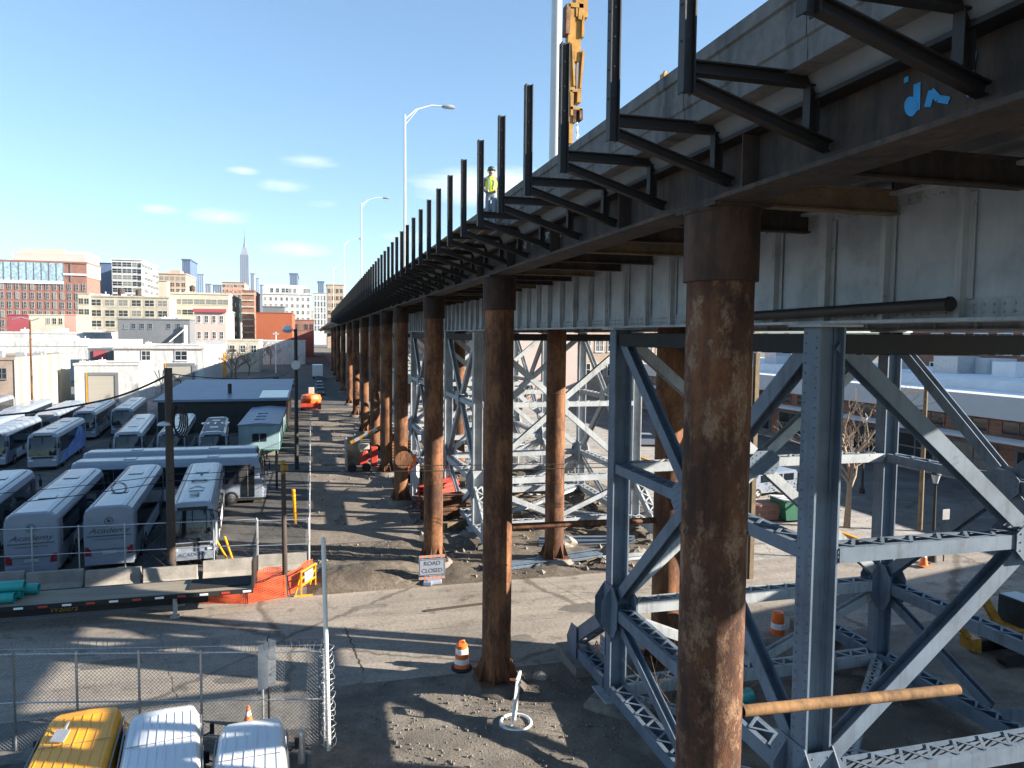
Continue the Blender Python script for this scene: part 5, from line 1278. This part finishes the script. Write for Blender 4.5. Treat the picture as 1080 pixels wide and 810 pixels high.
def park(x, y, rz, label, mat='white', group=None, sc=1):
    if ncar[0] == 0: o = place(car, (x, y, 0), rz, label); o.scale = (sc, sc, sc)
    else: o = copy_tree(car, label, (x, y, 0), rz, None, (sc, sc, sc))
    if group: o['group'] = group
    ncar[0] += 1
    if mat != 'white':
        for k in TREE(o):
            if k.name.split('.')[0] in ('body', 'roof'):
                k.data = k.data.copy(); k.data.materials.clear(); k.data.materials.append(M[mat])
    return o
p = at(683, 470, Z=0); park(p.x, p.y, R(75), 'white car seen through the trestle beside the blue leg')
p = at(843, 500, Z=0); park(p.x, p.y, R(20), 'white car half hidden by the riveted near leg')
p = at(905, 492, Z=0)
for i, (x, y, m_) in enumerate(((-9.6, 112, 'greyw'), (-7.2, 114, 'black'), (-4.8, 113, 'lgrey'), (-9.4, 128, 'white'), (-6.8, 131, 'greyw'), (-10.5, 145, 'bluep'), (-4.4, 150, 'white'), (-8, 160, 'black'))):
    park(x, y, R(8), ['dark grey car behind the low shed roof', 'black car behind the low shed roof', 'pale grey car behind the shed by the dark lamp post', 'white car in the lane past the shed', 'grey car in the lane past the shed', 'blue car deep in the lane', 'white car deep in the lane near the viaduct', 'black car deep in the lane'][i], m_, 'cars parked past the shed', 1.1)
for i in range(5): park(1.2, 128+i*9, 0, 'small dark car in the shaded lane beside the far columns', ['greyw', 'lgrey', 'white', 'black', 'greyw'][i], 'cars beside the far columns')
# white box in the lane, red vehicle
p = at(335, 400, Z=0); t = thing('box_truck', 'small white box truck far down the shaded lane', 'truck', (p.x, p.y, 0)); b = MB(); b.b2(p.x-1.2, p.x+1.2, p.y, p.y+5, .7, 3.4); b.build('box', 'whitet', t, .03); b = MB(); b.b2(p.x-1, p.x+1, p.y+5.02, p.y+6.8, .6, 2.4); b.build('cab', 'whitet', t, .08)
for x in (-.9, .9):
    for y in (.8, 5.8): b = MB(); b.tube((p.x+x-.15, p.y+y, .42), (p.x+x+.15, p.y+y, .42), .42, n=14); b.build('wheel', 'black', t)
p = at(328, 432, Z=0)
t = thing('loader', 'red orange loader with a small pale cab at the head of the haul road', 'loader', (p.x, p.y, 0)); x, y = p.x, p.y
b = MB(); b.lathe([(.5, .7), (1.35, .9), (1.5, 1.5), (1.3, 2.05), (.6, 2.2)], (x, y+.9, 0), 8); b.build('body', 'orange', t, .1)
b = MB(); b.b2(x-.35, x+.45, y+.6, y+1.4, 2.2, 3.1); b.build('cab', 'cream', t, .05)
b = MB(); b.b2(x-1.4, x+1.4, y-1.3, y-.9, .25, 1.0); b.bar((x-1, y-1, .7), (x-.9, y+.6, 1.4), .2, .25); b.bar((x+1, y-1, .7), (x+.9, y+.6, 1.4), .2, .25); b.build('bucket', 'red', t)
for sx in (-1.2, 1.2):
    for sy in (0, 2): b = MB(); b.tube((x+sx-.2, y+sy, .5), (x+sx+.2, y+sy, .5), .5, n=14); b.build('wheel', 'black', t)
# lift machine
p = at(378, 497, Z=0); x, y = p.x, p.y
t = thing('lift_machine', 'small pale and red lift machine with a striped raised arm among the columns', 'machine', (x, y, 0))
b = MB(); b.b2(x-1.0, x-.85, y-.6, y+1.4, .2, 2.6); b.b2(x-.849, x+.2, y+1.3, y+1.4, .2, 2.5); b.build('panel', 'conc2', t, .02)
b = MB(); b.b2(x+.1, x+.75, y-.2, y+.9, .5, 1.1); b.bar((x+.1, y, .5), (x+.5, y, 1.6), .3, .25); b.bar((x+.5, y, 1.6), (x+.9, y+.1, 1.0), .3, .25); b.b2(x+1.0, x+1.5, y-.1, y+.8, .3, 1.9); b.build('body', 'red', t, .04)
b = MB(); b.b2(x+.0, x+.85, y-.3, y+.4, 1.75, 2.15); b.build('engine_cover', 'cream', t, .05)
b = MB()
for i in range(7): b.bar(V((x-.6, y, 2.3))+V((.34, 0, .17))*i, V((x-.6, y, 2.3))+V((.34, 0, .17))*(i+1), .22, .24, (0, 0, 1), i % 2)
b.build('arm', ['yelm', 'galv'], t)
for sx in (-.5, .6): b = MB(); b.tube((x+sx, y-.5, .35), (x+sx, y-.25, .35), .35, n=14); b.build('wheel', 'black', t)

# ---------------------------------------------------------------- things stacked under the bridge
def beams(x, y, n, L, rz, mat, label, cat='beam', name='steel_beam', s=.2):
    for i in range(n):
        c = V((x+(i % 3)*s*1.35*math.sin(rz)*-1, y+(i % 3)*s*1.35*math.cos(rz), .12+s/2+(i//3)*s*1.05)); d = V((math.cos(rz), math.sin(rz), random.uniform(-.015, .03)))
        b = MB(); b.ibeam(c-d*L/2, c+d*L/2, s, s, s*.12) if name == 'steel_beam' else b.bar(c-d*L/2, c+d*L/2, s, s)
        tag(b.build(name, mat), label, cat, label.split(' lying')[0]+'s')
beams(10.5, 30.6, 3, 6, .12, 'blue', 'pale grey steel beam lying in a row beside the sunlit inner column')
beams(13.6, 33.2, 4, 5, -.15, 'blue', 'white edged steel beam lying in the stack behind the sunlit inner column')
beams(9.3, 38, 5, 5, .3, 'timber', 'pale timber baulk lying in a stack under the pale trestle', 'timber', 'timber_baulk')
beams(14.8, 30.4, 2, 3, .1, 'blue2', 'short grey steel beam lying beside the boulders by the street')
beams(8.0, 52, 6, 4, .8, 'rust', 'rusty steel beam lying in the tangle between the outer columns')
beams(9.0, 57, 5, 4, -.4, 'red', 'red painted beam lying in the tangle between the outer columns')
beams(8.6, 47.5, 5, 3.5, .2, 'timber', 'sawn timber lying stacked behind the curved plate column', 'timber', 'timber_baulk', .18)
for i, (y, mt_, nm, lab) in enumerate(((39.5, 'rust', 'steel_beam', 'rusty steel beam lying in the heap beside the haul road, closest to the sign column'), (43, 'red', 'steel_beam', 'red steel beam lying in the heap past the curved plate column'), (49.6, 'timber', 'timber_baulk', 'grey timber lying in the stack beside the small lift machine'),
    (61, 'rust', 'steel_beam', 'rusty steel beam lying in the heap beyond the lift machine'), (67.5, 'timber', 'timber_baulk', 'pale timber lying in the far stack between rusty columns'), (73, 'blue2', 'steel_beam', 'pale steel beam lying in the far heap between rusty columns'), (82, 'rust', 'steel_beam', 'rusty steel beam lying in the farthest heap between the columns'))):
    beams(7.4+.5*(i % 3), y, 15, 2.6+.4*(i % 3), .5*(i % 3)+.2, mt_, lab, 'beam' if nm == 'steel_beam' else 'timber', nm, .26)
def rail_panel(x, y, rz, label, w=2.2, h=1.15):
    t = thing('barrier_panel', label, 'barrier', (x, y, 0), 'pale wire barrier panels', rz); ORG[t.name] = (0, 0, 0)
    b = MB()
    for p0, p1 in (((-w/2, .1), (-w/2, h)), ((w/2, .1), (w/2, h)), ((-w/2, h), (w/2, h)), ((-w/2, .1), (w/2, .1))): b.tube((p0[0], 0, p0[1]), (p1[0], 0, p1[1]), .035, n=6)
    b.build('frame', 'whitet', t); b = MB()
    for i in range(1, 22): q = -w/2+w*i/22; b.tube((q, 0, .1), (q, 0, h), .014, n=4)
    b.build('bars', 'whitet', t); b = MB(); 
    for q in (-w*.35, w*.35): b.bar((q, -.35, .02), (q, .35, .02), .08, .03)
    b.build('feet', 'galv', t)
for x, y, r, l in ((17.2, 54, .05, 'pale barrier panel in the row behind the pale trestle, beside the sunlit inner column'), (14.9, 54.2, .02, 'pale barrier panel in the middle of the row behind the pale trestle'), (12.6, 54.1, 0, 'pale barrier panel at the end of the row near the drum column'), (6.6, 46.5, 1.2, 'pale barrier panel standing edgeways past the curved plate column')): rail_panel(x, y, r, l, 2.3, 2.0 if y > 50 else 1.9)
p = at(432, 492, Z=0); b = MB(); b.plate([(6.15, 47.2, 1.2), (6.75, 47.0, 2.0), (6.8, 47.1, 2.8), (6.2, 47.2, 2.3)], (0, -1, 0), .06); tag(b.build('warning_flag', 'orange'), 'orange warning board propped beside the curved plate column', 'board')
t = thing('water_tank', 'orange tank on legs under a white platform deep under the deck', 'tank', (8.3, 66, 0)); b = MB(); b.lathe([(.2, 4.2), (.9, 4.4), (.95, 6), (.8, 6.2)], (8.3, 66, 0), 16); b.build('body', 'rust', t); b = MB(); b.b2(7.0, 9.4, 65, 67, 6.2, 7.1); b.build('platform', 'whitet', t)
b = MB()
for sx in (-.8, .8): b.b2(8.3+sx-.1, 8.3+sx+.1, 65.9, 66.1, 0, 6.2)
b.build('leg', 'rust', t)
def boulder(x, y, s, label, mat='plinth'):
    bm = MB(); r = random.Random(int(x*100)); n, m_ = 10, 6; vs = []
    for j in range(m_+1):
        for i in range(n):
            a = 2*math.pi*i/n; f = math.pi*j/m_; q = s*r.uniform(.82, 1.1); vs.append((x+q*math.sin(f)*math.cos(a)*1.25, y+q*math.sin(f)*math.sin(a), s*.45+q*math.cos(f)*.7))
    bm.add(vs, [(j*n+i, j*n+(i+1) % n, (j+1)*n+(i+1) % n, (j+1)*n+i) for j in range(m_) for i in range(n)], 0, False); tag(bm.build('boulder', mat), label, 'boulder')
boulder(14.3, 31.3, .62, 'large grey boulder beside the street behind the blue leg'); boulder(15.4, 31.0, .4, 'smaller grey boulder beside the large one'); boulder(12.5, 33.4, .5, 'pale boulder among the steel beams', 'conc2')
p = at(885, 520, Z=0); boulder(9.0, 20.9, .3, 'lone stone on the gravel beside the column footing', 'conc2'); boulder(6.9, 20.4, .22, 'small stone near the white stand', 'conc2')
p = at(770, 720, Z=0)
b = MB(); b.tube((10.6, 17.2, .3), (12.4, 17.6, .3), .22, n=18); tag(b.build('plastic_pipe', 'teal'), 'green pipe lying in the shade under the near trestle', 'pipe')
b = MB(); b.b2(.6, 2.2, 23.2, 23.3, -.01, .01); p = at(820, 668, Z=0)
t = thing('traffic_drum', 'orange barrel half hidden under the near trestle', 'traffic drum', p); b = MB(); b.lathe([(.25, .0), (.25, .2), (.235, .21), (.23, .4), (.22, .41), (.215, .6), (.19, .8), (.1, .84)], p, 18, mis=[0, 0, 1, 1, 0, 0, 0]); b.build('body', ['orange', 'tape'], t)
b = MB(); r = random.Random(3)
for i in range(60):
    p0 = V((r.uniform(9.2, 11), r.uniform(15.2, 18), .1)); b.path([p0, p0+V((r.uniform(-.3, .3), r.uniform(-.3, .3), .6)), p0+V((r.uniform(-.9, .9), r.uniform(-.9, .9), r.uniform(.9, 2.2)))], [.012, .008, .003], 4)
tag(b.build('dry_brush', 'timber'), 'tangle of dry brush under the near trestle', 'brush', kind='stuff')
t = thing('post', 'slim tan post standing behind the closest column', 'post', (0, 0, 0)); p = at(791, 610, Z=0); ORG[t.name] = (0, 0, 0)
b = MB(); b.b2(p.x-.1, p.x+.1, p.y-.1, p.y+.1, 0, at(791, 372, Y=p.y).z); b.build('shaft', 'timber', t); b = MB(); b.b2(p.x-.3, p.x-.18, p.y-.06, p.y+.06, 0, 9.5); b.build('conduit', 'dark', t)
# mini excavator in the shade on the far side
x, y = 22.9, 18.3
t = thing('digger', 'small yellow digger with a folded arm in the shade past the trestle', 'digger', (x, y, 0))
for s in (-.55, .55): b = MB(); b.extr([(-.9, .08), (.9, .08), (1.05, .28), (.9, .46), (-.9, .46), (-1.05, .28)], y+s-.16, y+s+.16); b.v = [(v[0]+x, v[1], v[2]) for v in b.v]; b.build('track', 'black', t)
b = MB(); b.b2(x-.4, x+1.1, y-.6, y+.6, .5, 1.2); b.build('body', 'yelm', t, .05); b = MB(); b.b2(x-.1, x+.7, y-.5, y+.4, 1.2, 2.1); b.build('cab', 'glass', t, .03)
b = MB(); b.bar((x-.3, y, .9), (x-1.2, y+.1, 2.3), .18, .24); b.bar((x-1.2, y+.1, 2.3), (x-2.6, y+.1, 1.9), .18, .22); b.build('boom', 'yelm', t)
b = MB(); b.bar((x-2.6, y+.1, 1.9), (x-1.7, y, .8), .14, .18); b.plate([(x-1.85, y-.25, .9), (x-1.5, y-.25, .9), (x-1.45, y-.25, .4), (x-1.8, y-.25, .5)], (0, 1, 0), .5); b.build('bucket_arm', 'yelm', t); b = MB(); b.tube((x-1.3, y, 2.45), (x-2.3, y+.1, 2.2), .05, n=8); b.build('cylinder', 'chrome', t)

# ---------------------------------------------------------------- beyond the bridge, sunny side
t = thing('shop_block', 'long low brick shop block with a pale grey fascia band and white roof', 'building', (50, 30, 0))
x0, x1, y0, y1 = 50.0, 78.0, 18, 118; zt = at(900, 403, X=50).z
b = MB(); b.b2(x0, x1, y0, y1, 0, zt-1.7); b.build('wall', 'brownb', t)
b = MB(); b.b2(x0-.9, x0+1.2, y0-.5, y1+.5, zt-1.7+.002, zt-.0); b.b2(x0+1.21, x1, y0-.4, y1+.4, zt-1.6, zt-.25, 1); b.b2(x0+8, x1, y0-.3, y1, zt-.249, zt+.6, 1); b.build('roof', ['lgrey', 'roofw'], t)
b = MB(); b.b2(x0-2.6, x0-.92, y0, y1, zt-3.2, zt-3.0); b.build('awning', 'lgrey', t)
for i in range(26): window(t, x0-.02, y0+3+i*3.8, zt-2.4, 2.6, .9, 'W', frame='brownb', sill=False)
for i in range(18): window(t, x0-.02, y0+4+i*5.4, 1.5, 3.6, 2.2, 'W', frame='greyw', sill=False)
r = random.Random(6)
for i in range(16):
    x, y = r.uniform(x0+6, x0+22), r.uniform(y0+20, y1-4); s = r.uniform(.6, 1.5); b = MB(); b.b2(x-s, x+s, y-s, y+s, zt+.3, zt+.6+s*1.2); b.build('roof_unit', ['lgrey', 'galv', 'whitet'][i % 3], t)
p = at(945, 447, X=48.9); b = MB(); 
n = 20; b.plate([(48.9, p.y+1.5*math.cos(2*math.pi*i/n), p.z+.45*math.sin(2*math.pi*i/n)) for i in range(n)], (-1, 0, 0), .08); b.build('oval_sign', 'bluep', t)
t = thing('apartment_block', 'tall brick apartment block with white trim and balconies beyond the shops', 'building', (92, 60, 0))
zt2 = 23; b = MB(); b.b2(92, 115, 20, 66, 0, zt2); b.build('wall', 'rosy', t); b = MB(); b.b2(91.9, 115.1, 66.01, 92, 0, zt2-1); b.build('wing_wall', 'brownb', t)
for i in range(13):
    for j in range(4): window(t, 91.98, 23+i*3.4, zt2-3-j*4.4, 1.9, 2.6, 'W', frame='whitet')
for i in range(6):
    for j in range(4): window(t, 91.88, 69+i*3.6, zt2-4-j*4.4, 1.9, 2.6, 'W', frame='whitet')
for j in range(4):
    for i in range(5): b = MB(); b.b2(90.9, 91.98, 24+i*8.4, 28+i*8.4, zt2-5.2-j*4.4, zt2-5.0-j*4.4); b.b2(90.88, 90.94, 24+i*8.4, 28+i*8.4, zt2-5.0-j*4.4, zt2-4.0-j*4.4); b.build('balcony', 'greyw', t)
t = thing('brick_shed', 'dark brown flat shed on the shop roof line by the frame edge', 'building', (80, 30, 0)); b = MB(); b.b2(80, 88, 24, 52, 0, 11.4); b.build('wall', 'brownb', t); b = MB(); b.b2(79.8, 88.2, 23.8, 52.2, 11.402, 11.8); b.build('roof', 'whitet', t)
def farside(label, pl, pr, Y, zt, wall, n=0, rows=0, dp=15):
    a, c = at(pl, 390, Y=Y), at(pr, 390, Y=Y); t = thing('building', label, 'building', ((a.x+c.x)/2, Y, 0)); b = MB(); b.b2(a.x, c.x, Y, Y+dp, 0, zt); b.build('wall', wall, t); b = MB(); b.b2(a.x-.2, c.x+.2, Y-.2, Y+dp, zt+.002, zt+.4); b.build('roof', 'lgrey', t)
    for r in range(rows):
        for i in range(n): window(t, a.x+(c.x-a.x)*(i+.5)/n, Y-.012, zt-2.2-r*4, 1.3, 1.9, 'F', frame='lgrey')
    return t
farside('pink tan blank walled building seen under the deck', 512, 611, 106, 15, 'pink', dp=300); farside('beige house with small windows seen under the deck beside the pink one', 611.5, 690, 107, 15.5, 'rosy', 6, 3, dp=60); farside('pale house behind the closest column seen under the deck', 691, 800, 138, 15, 'rosy', 7, 3)
farside('white low store beyond the side lot', 800, 862, 100, 6.2, 'whitet', 5, 1)
farside('brown low shop row behind the side lot under the deck', 560, 790, 112, 4.2, 'brownb', 12, 1)
# white van, dumpster, lamps, signs
p = at(805, 521, Z=0); t = thing('van', 'white van with dark windows parked in the side lot', 'van', (p.x, p.y, 0), None, R(100)); ORG[t.name] = (0, 0, 0)
b = MB(); b.extr([(-2.2, .3), (2.1, .3), (2.2, .8), (1.75, 1.0), (1.2, 1.65), (-2.1, 1.7), (-2.25, 1.5)], -.82, .82, axis='X'); b.build('body', 'white', t, .06)
for s in (-1, 1):
    for i in range(3): b = MB(); b.b2(s*.822, s*.835, -1.9+i*1.05, -1.0+i*1.05, 1.02, 1.5); b.build('side_window', 'bglass', t)
    for yy in (-1.4, 1.35):
        b = MB(); b.tube((s*.6, yy, .32), (s*.84, yy, .32), .32, n=16); w = b.build('wheel', 'black', t); b = MB(); b.tube((s*.841, yy, .32), (s*.85, yy, .32), .18, n=12); b.build('rim', 'galv', w)
b = MB(); b.b2(-.7, .7, -2.27, -2.2, 1.0, 1.5); b.build('rear_window', 'bglass', t)
p = at(845, 551, Z=0); t = thing('dumpster', 'dark green dumpster with slanted lid in the side lot', 'dumpster', (p.x, p.y, 0)); b = MB(); b.extr([(-1.0, .15), (1.0, .15), (1.15, 1.1), (-1.15, 1.3)], p.y, p.y+1.4); b.v = [(v[0]+p.x, v[1], v[2]) for v in b.v]; b.build('bin', 'green', t, .02)
b = MB(); b.plate([(p.x-1.2, p.y-.05, 1.32), (p.x+1.2, p.y-.05, 1.12), (p.x+1.2, p.y+1.45, 1.14), (p.x-1.2, p.y+1.45, 1.34)], (0, 0, 1), .05); b.build('lid', 'lgrey', t)
p = at(810, 552, Z=0); t = thing('dumpster', 'brown low skip beside the green dumpster', 'dumpster', (p.x, p.y, 0)); b = MB(); b.extr([(-.9, .1), (.9, .1), (1.1, 1.0), (-1.1, 1.0)], p.y+.3, p.y+1.6); b.v = [(v[0]+p.x, v[1], v[2]) for v in b.v]; b.build('bin', 'brownb', t); 
b = MB()
for s in (-1.12, 1.04): b.b2(p.x+s, p.x+s+.08, p.y+.28, p.y+1.62, .9, 1.02)
b.build('rim', 'dark', t)
def lantern(p, h, label):
    t = thing('lantern_post', label, 'lamp post', p); p = V(p); b = MB(); b.lathe([(.2, 0), (.18, .35), (.09, .5), (.06, h-.7), (.1, h-.62)], p, 12); b.build('post', 'dark', t)
    b = MB(); b.lathe([(.1, h-.6), (.2, h-.2), (.21, h-.18)], p, 10); b.build('lantern', 'lens', t); b = MB(); b.lathe([(.25, h-.18), (.12, h-.05), (.03, h+.1)], p, 10); b.build('cap', 'dark', t)
lantern(at(983, 592, Z=.1), 4.4, 'black lantern post at the yellow kerb behind the orange cone')
p = at(909, 520, Z=0); lantern(p, at(909, 437, Y=p.y).z, 'black lantern post in the side street past the bare tree')
p = at(970, 560, Z=0); b = MB(); b.tube(p, V((p.x, p.y, at(970, 400, Y=p.y).z)), .13, .1, n=10); t = thing('pole', 'mossy tan pole at the side street behind the trestle diagonal', 'pole', p); b.build('shaft', 'timber', t); b = MB(); q = at(970, 415, Y=p.y); b.bar(q-V((1.2, 0, 0)), q+V((.6, 0, .2)), .1, .1); b.build('crossarm', 'wood', t)
p = at(958, 594, Z=.1); t = thing('hydrant', 'pale stubby hydrant beside the orange cone', 'hydrant', p); b = MB(); b.lathe([(.16, 0), (.16, .05), (.11, .07), (.11, .5), (.14, .52), (.1, .64), (.03, .7)], p, 12); b.build('body', 'lgrey', t); b = MB(); b.tube(p+V((-.2, 0, .4)), p+V((.2, 0, .4)), .05, n=8); b.build('nozzles', 'lgrey', t)
p = at(995, 592, Z=.1); t = thing('sign_post', 'thin dark sign post on the sidewalk past the lantern', 'sign post', p); b = MB(); b.tube(p, p+V((0, 0, 2.6)), .03, n=6); b.build('post', 'dark', t); b = MB(); b.box(p+V((0, -.03, 2.3)), (.4, .02, .5)); b.build('plate', 'galv', t)
p = at(940, 480, Z=0); t = thing('mail_box', 'blue box container by the shops behind the trestle', 'container', p); b = MB(); b.b2(p.x-1, p.x+.6, p.y-.8, p.y+.8, .1, 2.2); b.build('body', 'bluep', t, .05); b = MB(); b.b2(p.x-1.05, p.x+.65, p.y-.85, p.y+.85, 2.21, 2.32); b.build('lid', 'bluep', t)

# a warehouse off to the sunny side whose shadow lies across the street
t = thing('warehouse', 'flat roofed brown brick warehouse just outside the picture beside the trestle', 'building', (26.0, 13.2, 0), None, R(11)); ORG[t.name] = (0, 0, 0)
b = MB(); b.b2(0, 40, -30, 0, 0, 7.6); b.build('wall', 'brownb', t); b = MB(); b.b2(-.2, 40.2, -30.2, .2, 7.602, 8.0); b.build('roof', 'roofg', t)
# ---------------------------------------------------------------- bare trees
def tree(x, y, h, label, mat, seed, spread=1.0):
    r = random.Random(seed); t = thing('bare_tree', label, 'tree', (x, y, 0), None); b = MB(); k = MB()
    b.path([V((x, y, -.1)), V((x+.05*h*r.uniform(-1, 1), y, h*.3)), V((x+.08*h*r.uniform(-1, 1), y, h*.55))], [h*.025, h*.018, h*.012], 7)
    def br(p, d, L, rad, dep):
        q = p+d*L*.5+V((r.uniform(-1, 1), r.uniform(-1, 1), r.uniform(-.4, 1)))*L*.08; e = q+(d+V((r.uniform(-.3, .3), r.uniform(-.3, .3), r.uniform(-.1, .35)))).normalized()*L*.5
        k.path([p, q, e], [rad, rad*.8, rad*.55], 5 if dep < 2 else 3)
        if dep < 4:
            for i in range(3 if dep < 3 else 2):
                a = r.uniform(0, 6.28); nd = (d+V((math.cos(a), math.sin(a), r.uniform(-.2, .5)))*.75*spread).normalized(); br(p+(e-p)*r.uniform(.45, 1), nd, L*r.uniform(.55, .75), rad*.55, dep+1)
    for i in range(7):
        a = i*.9+r.uniform(0, .5); z = h*(.25+.045*i); br(V((x, y, z)), V((math.cos(a)*spread, math.sin(a)*spread, .9)).normalized(), h*r.uniform(.25, .36), h*.011, 0)
    b.build('trunk', mat, t); k.build('crown', mat, t)
p = at(893, 556, Z=0); tree(p.x, p.y, 7.6, 'bare pale tree between the riveted leg and the rear leg', 'bark', 5, .8)
p = at(640, 470, Z=0); tree(15.5, 90, 8, 'bare tree seen through the pale trestle', 'bark', 8); tree(22, 75, 6, 'second bare tree seen through the pale trestle, lower', 'bark2', 9)
for i, (px, Y, h) in enumerate(((243, 165, 7.5), (249, 172, 8), (262, 190, 7), (275, 240, 9), (285, 250, 8))): tree(at(px, 380, Y=Y).x, Y, h, ['bare tree in front of the small cream house', 'taller bare tree in front of the small cream house', 'bare tree at the corner of the cream house', 'thin bare tree below the rust red block', 'second thin bare tree below the rust red block'][i], 'bark2', 20+i)
b = MB(); r = random.Random(14)
for i in range(900):
    x, y = r.choice(((r.uniform(28.5, 32), r.uniform(36, 44)), (r.uniform(19, 24), r.uniform(66, 84)))); z = r.uniform(0, 1.3); s = r.uniform(.06, .16); a = r.uniform(0, 6); b.add([(x, y, z), (x+s*math.cos(a), y+s*math.sin(a), z+s*.3), (x+s*.3, y, z+s)], [(0, 1, 2)])
M['leaf'] = mt('evergreen leaves', (.09, .12, .04), .5, 3, .7); tag(b.build('shrubbery', 'leaf'), kind='stuff')
p = at(278, 420, Y=130)
t = thing('street_pole', 'thin white pole at the end of the lane before the rust red block', 'pole', (at(291, 388, Y=200).x, 200, 0)); b = MB(); b.tube((at(291, 388, Y=200).x, 200, 0), (at(291, 350, Y=200).x, 200, at(291, 350, Y=200).z), .2, .12, n=8); b.build('shaft', 'whitet', t); b = MB(); q = at(291, 352, Y=200); b.box(q, (1.6, .3, .5)); b.build('lamp_head', 'galv', t)

# ---------------------------------------------------------------- sky and sun
W = bpy.data.worlds.new('World'); S.world = W; W.use_nodes = True; n = W.node_tree; bg = n.nodes['Background']
SUN_EL, TOSUN = R(20.5), V((.922, -.387, 0)).normalized()
sky = n.nodes.new('ShaderNodeTexSky'); sky.sky_type = 'NISHITA'; sky.sun_disc = False; sky.sun_elevation = SUN_EL
sky.sun_rotation = math.atan2(TOSUN.x, TOSUN.y); sky.air_density = 1.0; sky.dust_density = .6; sky.ozone_density = 1.6; sky.altitude = 50
# small clouds: soft noise puffs kept to a few directions of the sky
g = n.nodes.new('ShaderNodeTexCoord'); vec = g.outputs['Generated']
mp = n.nodes.new('ShaderNodeMapping'); mp.inputs['Scale'].default_value = (1, 1, 4.2); lnk(n, vec, mp.inputs['Vector'])
cn = noise(n, mp.outputs['Vector'], 21, 12, .74); tot = None
for px, py, wd, st in ((232, 228, .045, .8), (312, 263, .055, .75), (300, 196, .045, .6), (328, 170, .05, .6), (256, 180, .025, .7), (168, 221, .028, .8), (520, 197, .11, 1.25), (560, 190, .06, 1.0), (430, 250, .05, .5), (340, 215, .04, .4)):
    d = (FW+RT*((px-CX)/F)-UP*((py-CY)/F)).normalized()
    vd_ = n.nodes.new('ShaderNodeVectorMath'); vd_.operation = 'SUBTRACT'; vd_.inputs[1].default_value = d; lnk(n, vec, vd_.inputs[0])
    vm = n.nodes.new('ShaderNodeVectorMath'); vm.operation = 'MULTIPLY'; vm.inputs[1].default_value = (.62/wd, .62/wd, 2.6/wd); lnk(n, vd_.outputs[0], vm.inputs[0])
    ln = n.nodes.new('ShaderNodeVectorMath'); ln.operation = 'LENGTH'; lnk(n, vm.outputs[0], ln.inputs[0])
    mr = n.nodes.new('ShaderNodeMapRange'); mr.interpolation_type = 'SMOOTHSTEP'; mr.inputs[1].default_value = 1.0; mr.inputs[2].default_value = 0; mr.inputs[3].default_value = 0; mr.inputs[4].default_value = st; lnk(n, ln.outputs['Value'], mr.inputs[0])
    if tot is None: tot = mr.outputs[0]
    else:
        mx = n.nodes.new('ShaderNodeMath'); mx.operation = 'MAXIMUM'; lnk(n, tot, mx.inputs[0]); lnk(n, mr.outputs[0], mx.inputs[1]); tot = mx.outputs[0]
ad = n.nodes.new('ShaderNodeMath'); ad.operation = 'MULTIPLY'; lnk(n, tot, ad.inputs[0]); lnk(n, cn.outputs['Fac'], ad.inputs[1])
cr = ramp(n, ad.outputs[0], [(.14, (0, 0, 0)), (.62, (.8, .8, .8))])
gm = n.nodes.new('ShaderNodeGamma'); gm.inputs[1].default_value = .8; lnk(n, sky.outputs[0], gm.inputs[0])
skyc = mixc(n, 1.0, gm.outputs[0], (1.0, 1.27, 1.46), 'MULTIPLY')
lnk(n, mixc(n, cr.outputs['Color'], skyc, (6.0, 6.2, 6.4)), bg.inputs['Color'])
bg.inputs['Strength'].default_value = SKY_STRENGTH
su = bpy.data.lights.new('sun', 'SUN'); su.energy = SUN_STRENGTH; su.angle = R(.53); su.color = (1.0, .91, .78)
so = bpy.data.objects.new('sun', su); C.objects.link(so)
to = V((TOSUN.x*math.cos(SUN_EL), TOSUN.y*math.cos(SUN_EL), math.sin(SUN_EL)))
so.rotation_euler = (-to).to_track_quat('-Z', 'Y').to_euler(); so.location = to*60
S.view_settings.view_transform = 'Standard'; S.view_settings.look = 'None'; S.view_settings.exposure = EXPOSURE; S.view_settings.gamma = 1; S.view_settings.use_curve_mapping = False
S.cycles.use_denoising = True; S.cycles.max_bounces = 6; S.cycles.diffuse_bounces = 3; S.cycles.glossy_bounces = 3
try: S.cycles.denoiser = 'OPENIMAGEDENOISE'
except Exception: pass
hb = MB(); hb.b2(-5200, 5200, -60, 5300, -1, 470); hz = hb.build('haze', []); tag(hz, kind='stuff')
hm = bpy.data.materials.new('haze'); hm.use_nodes = True; hn = hm.node_tree; hn.nodes.remove(hn.nodes['Principled BSDF'])
pv = hn.nodes.new('ShaderNodeVolumePrincipled'); pv.inputs['Color'].default_value = (.8, .88, 1, 1); pv.inputs['Density'].default_value = HAZE
lnk(hn, pv.outputs[0], hn.nodes['Material Output'].inputs['Volume']); hz.data.materials.append(hm); hm.cycles.homogeneous_volume = True
# real size: everything above was laid out with the eye 10.8 units up; the true eye height is about 13 m
K = 1.2
for o in list(C.objects):
    if o.parent is None and o.get('category') and not o.get('kind'): o['kind'] = 'thing'
    if o.parent is None and o.type != 'LIGHT':
        o.location = o.location*K
        if o.type != 'CAMERA': o.scale = o.scale*K
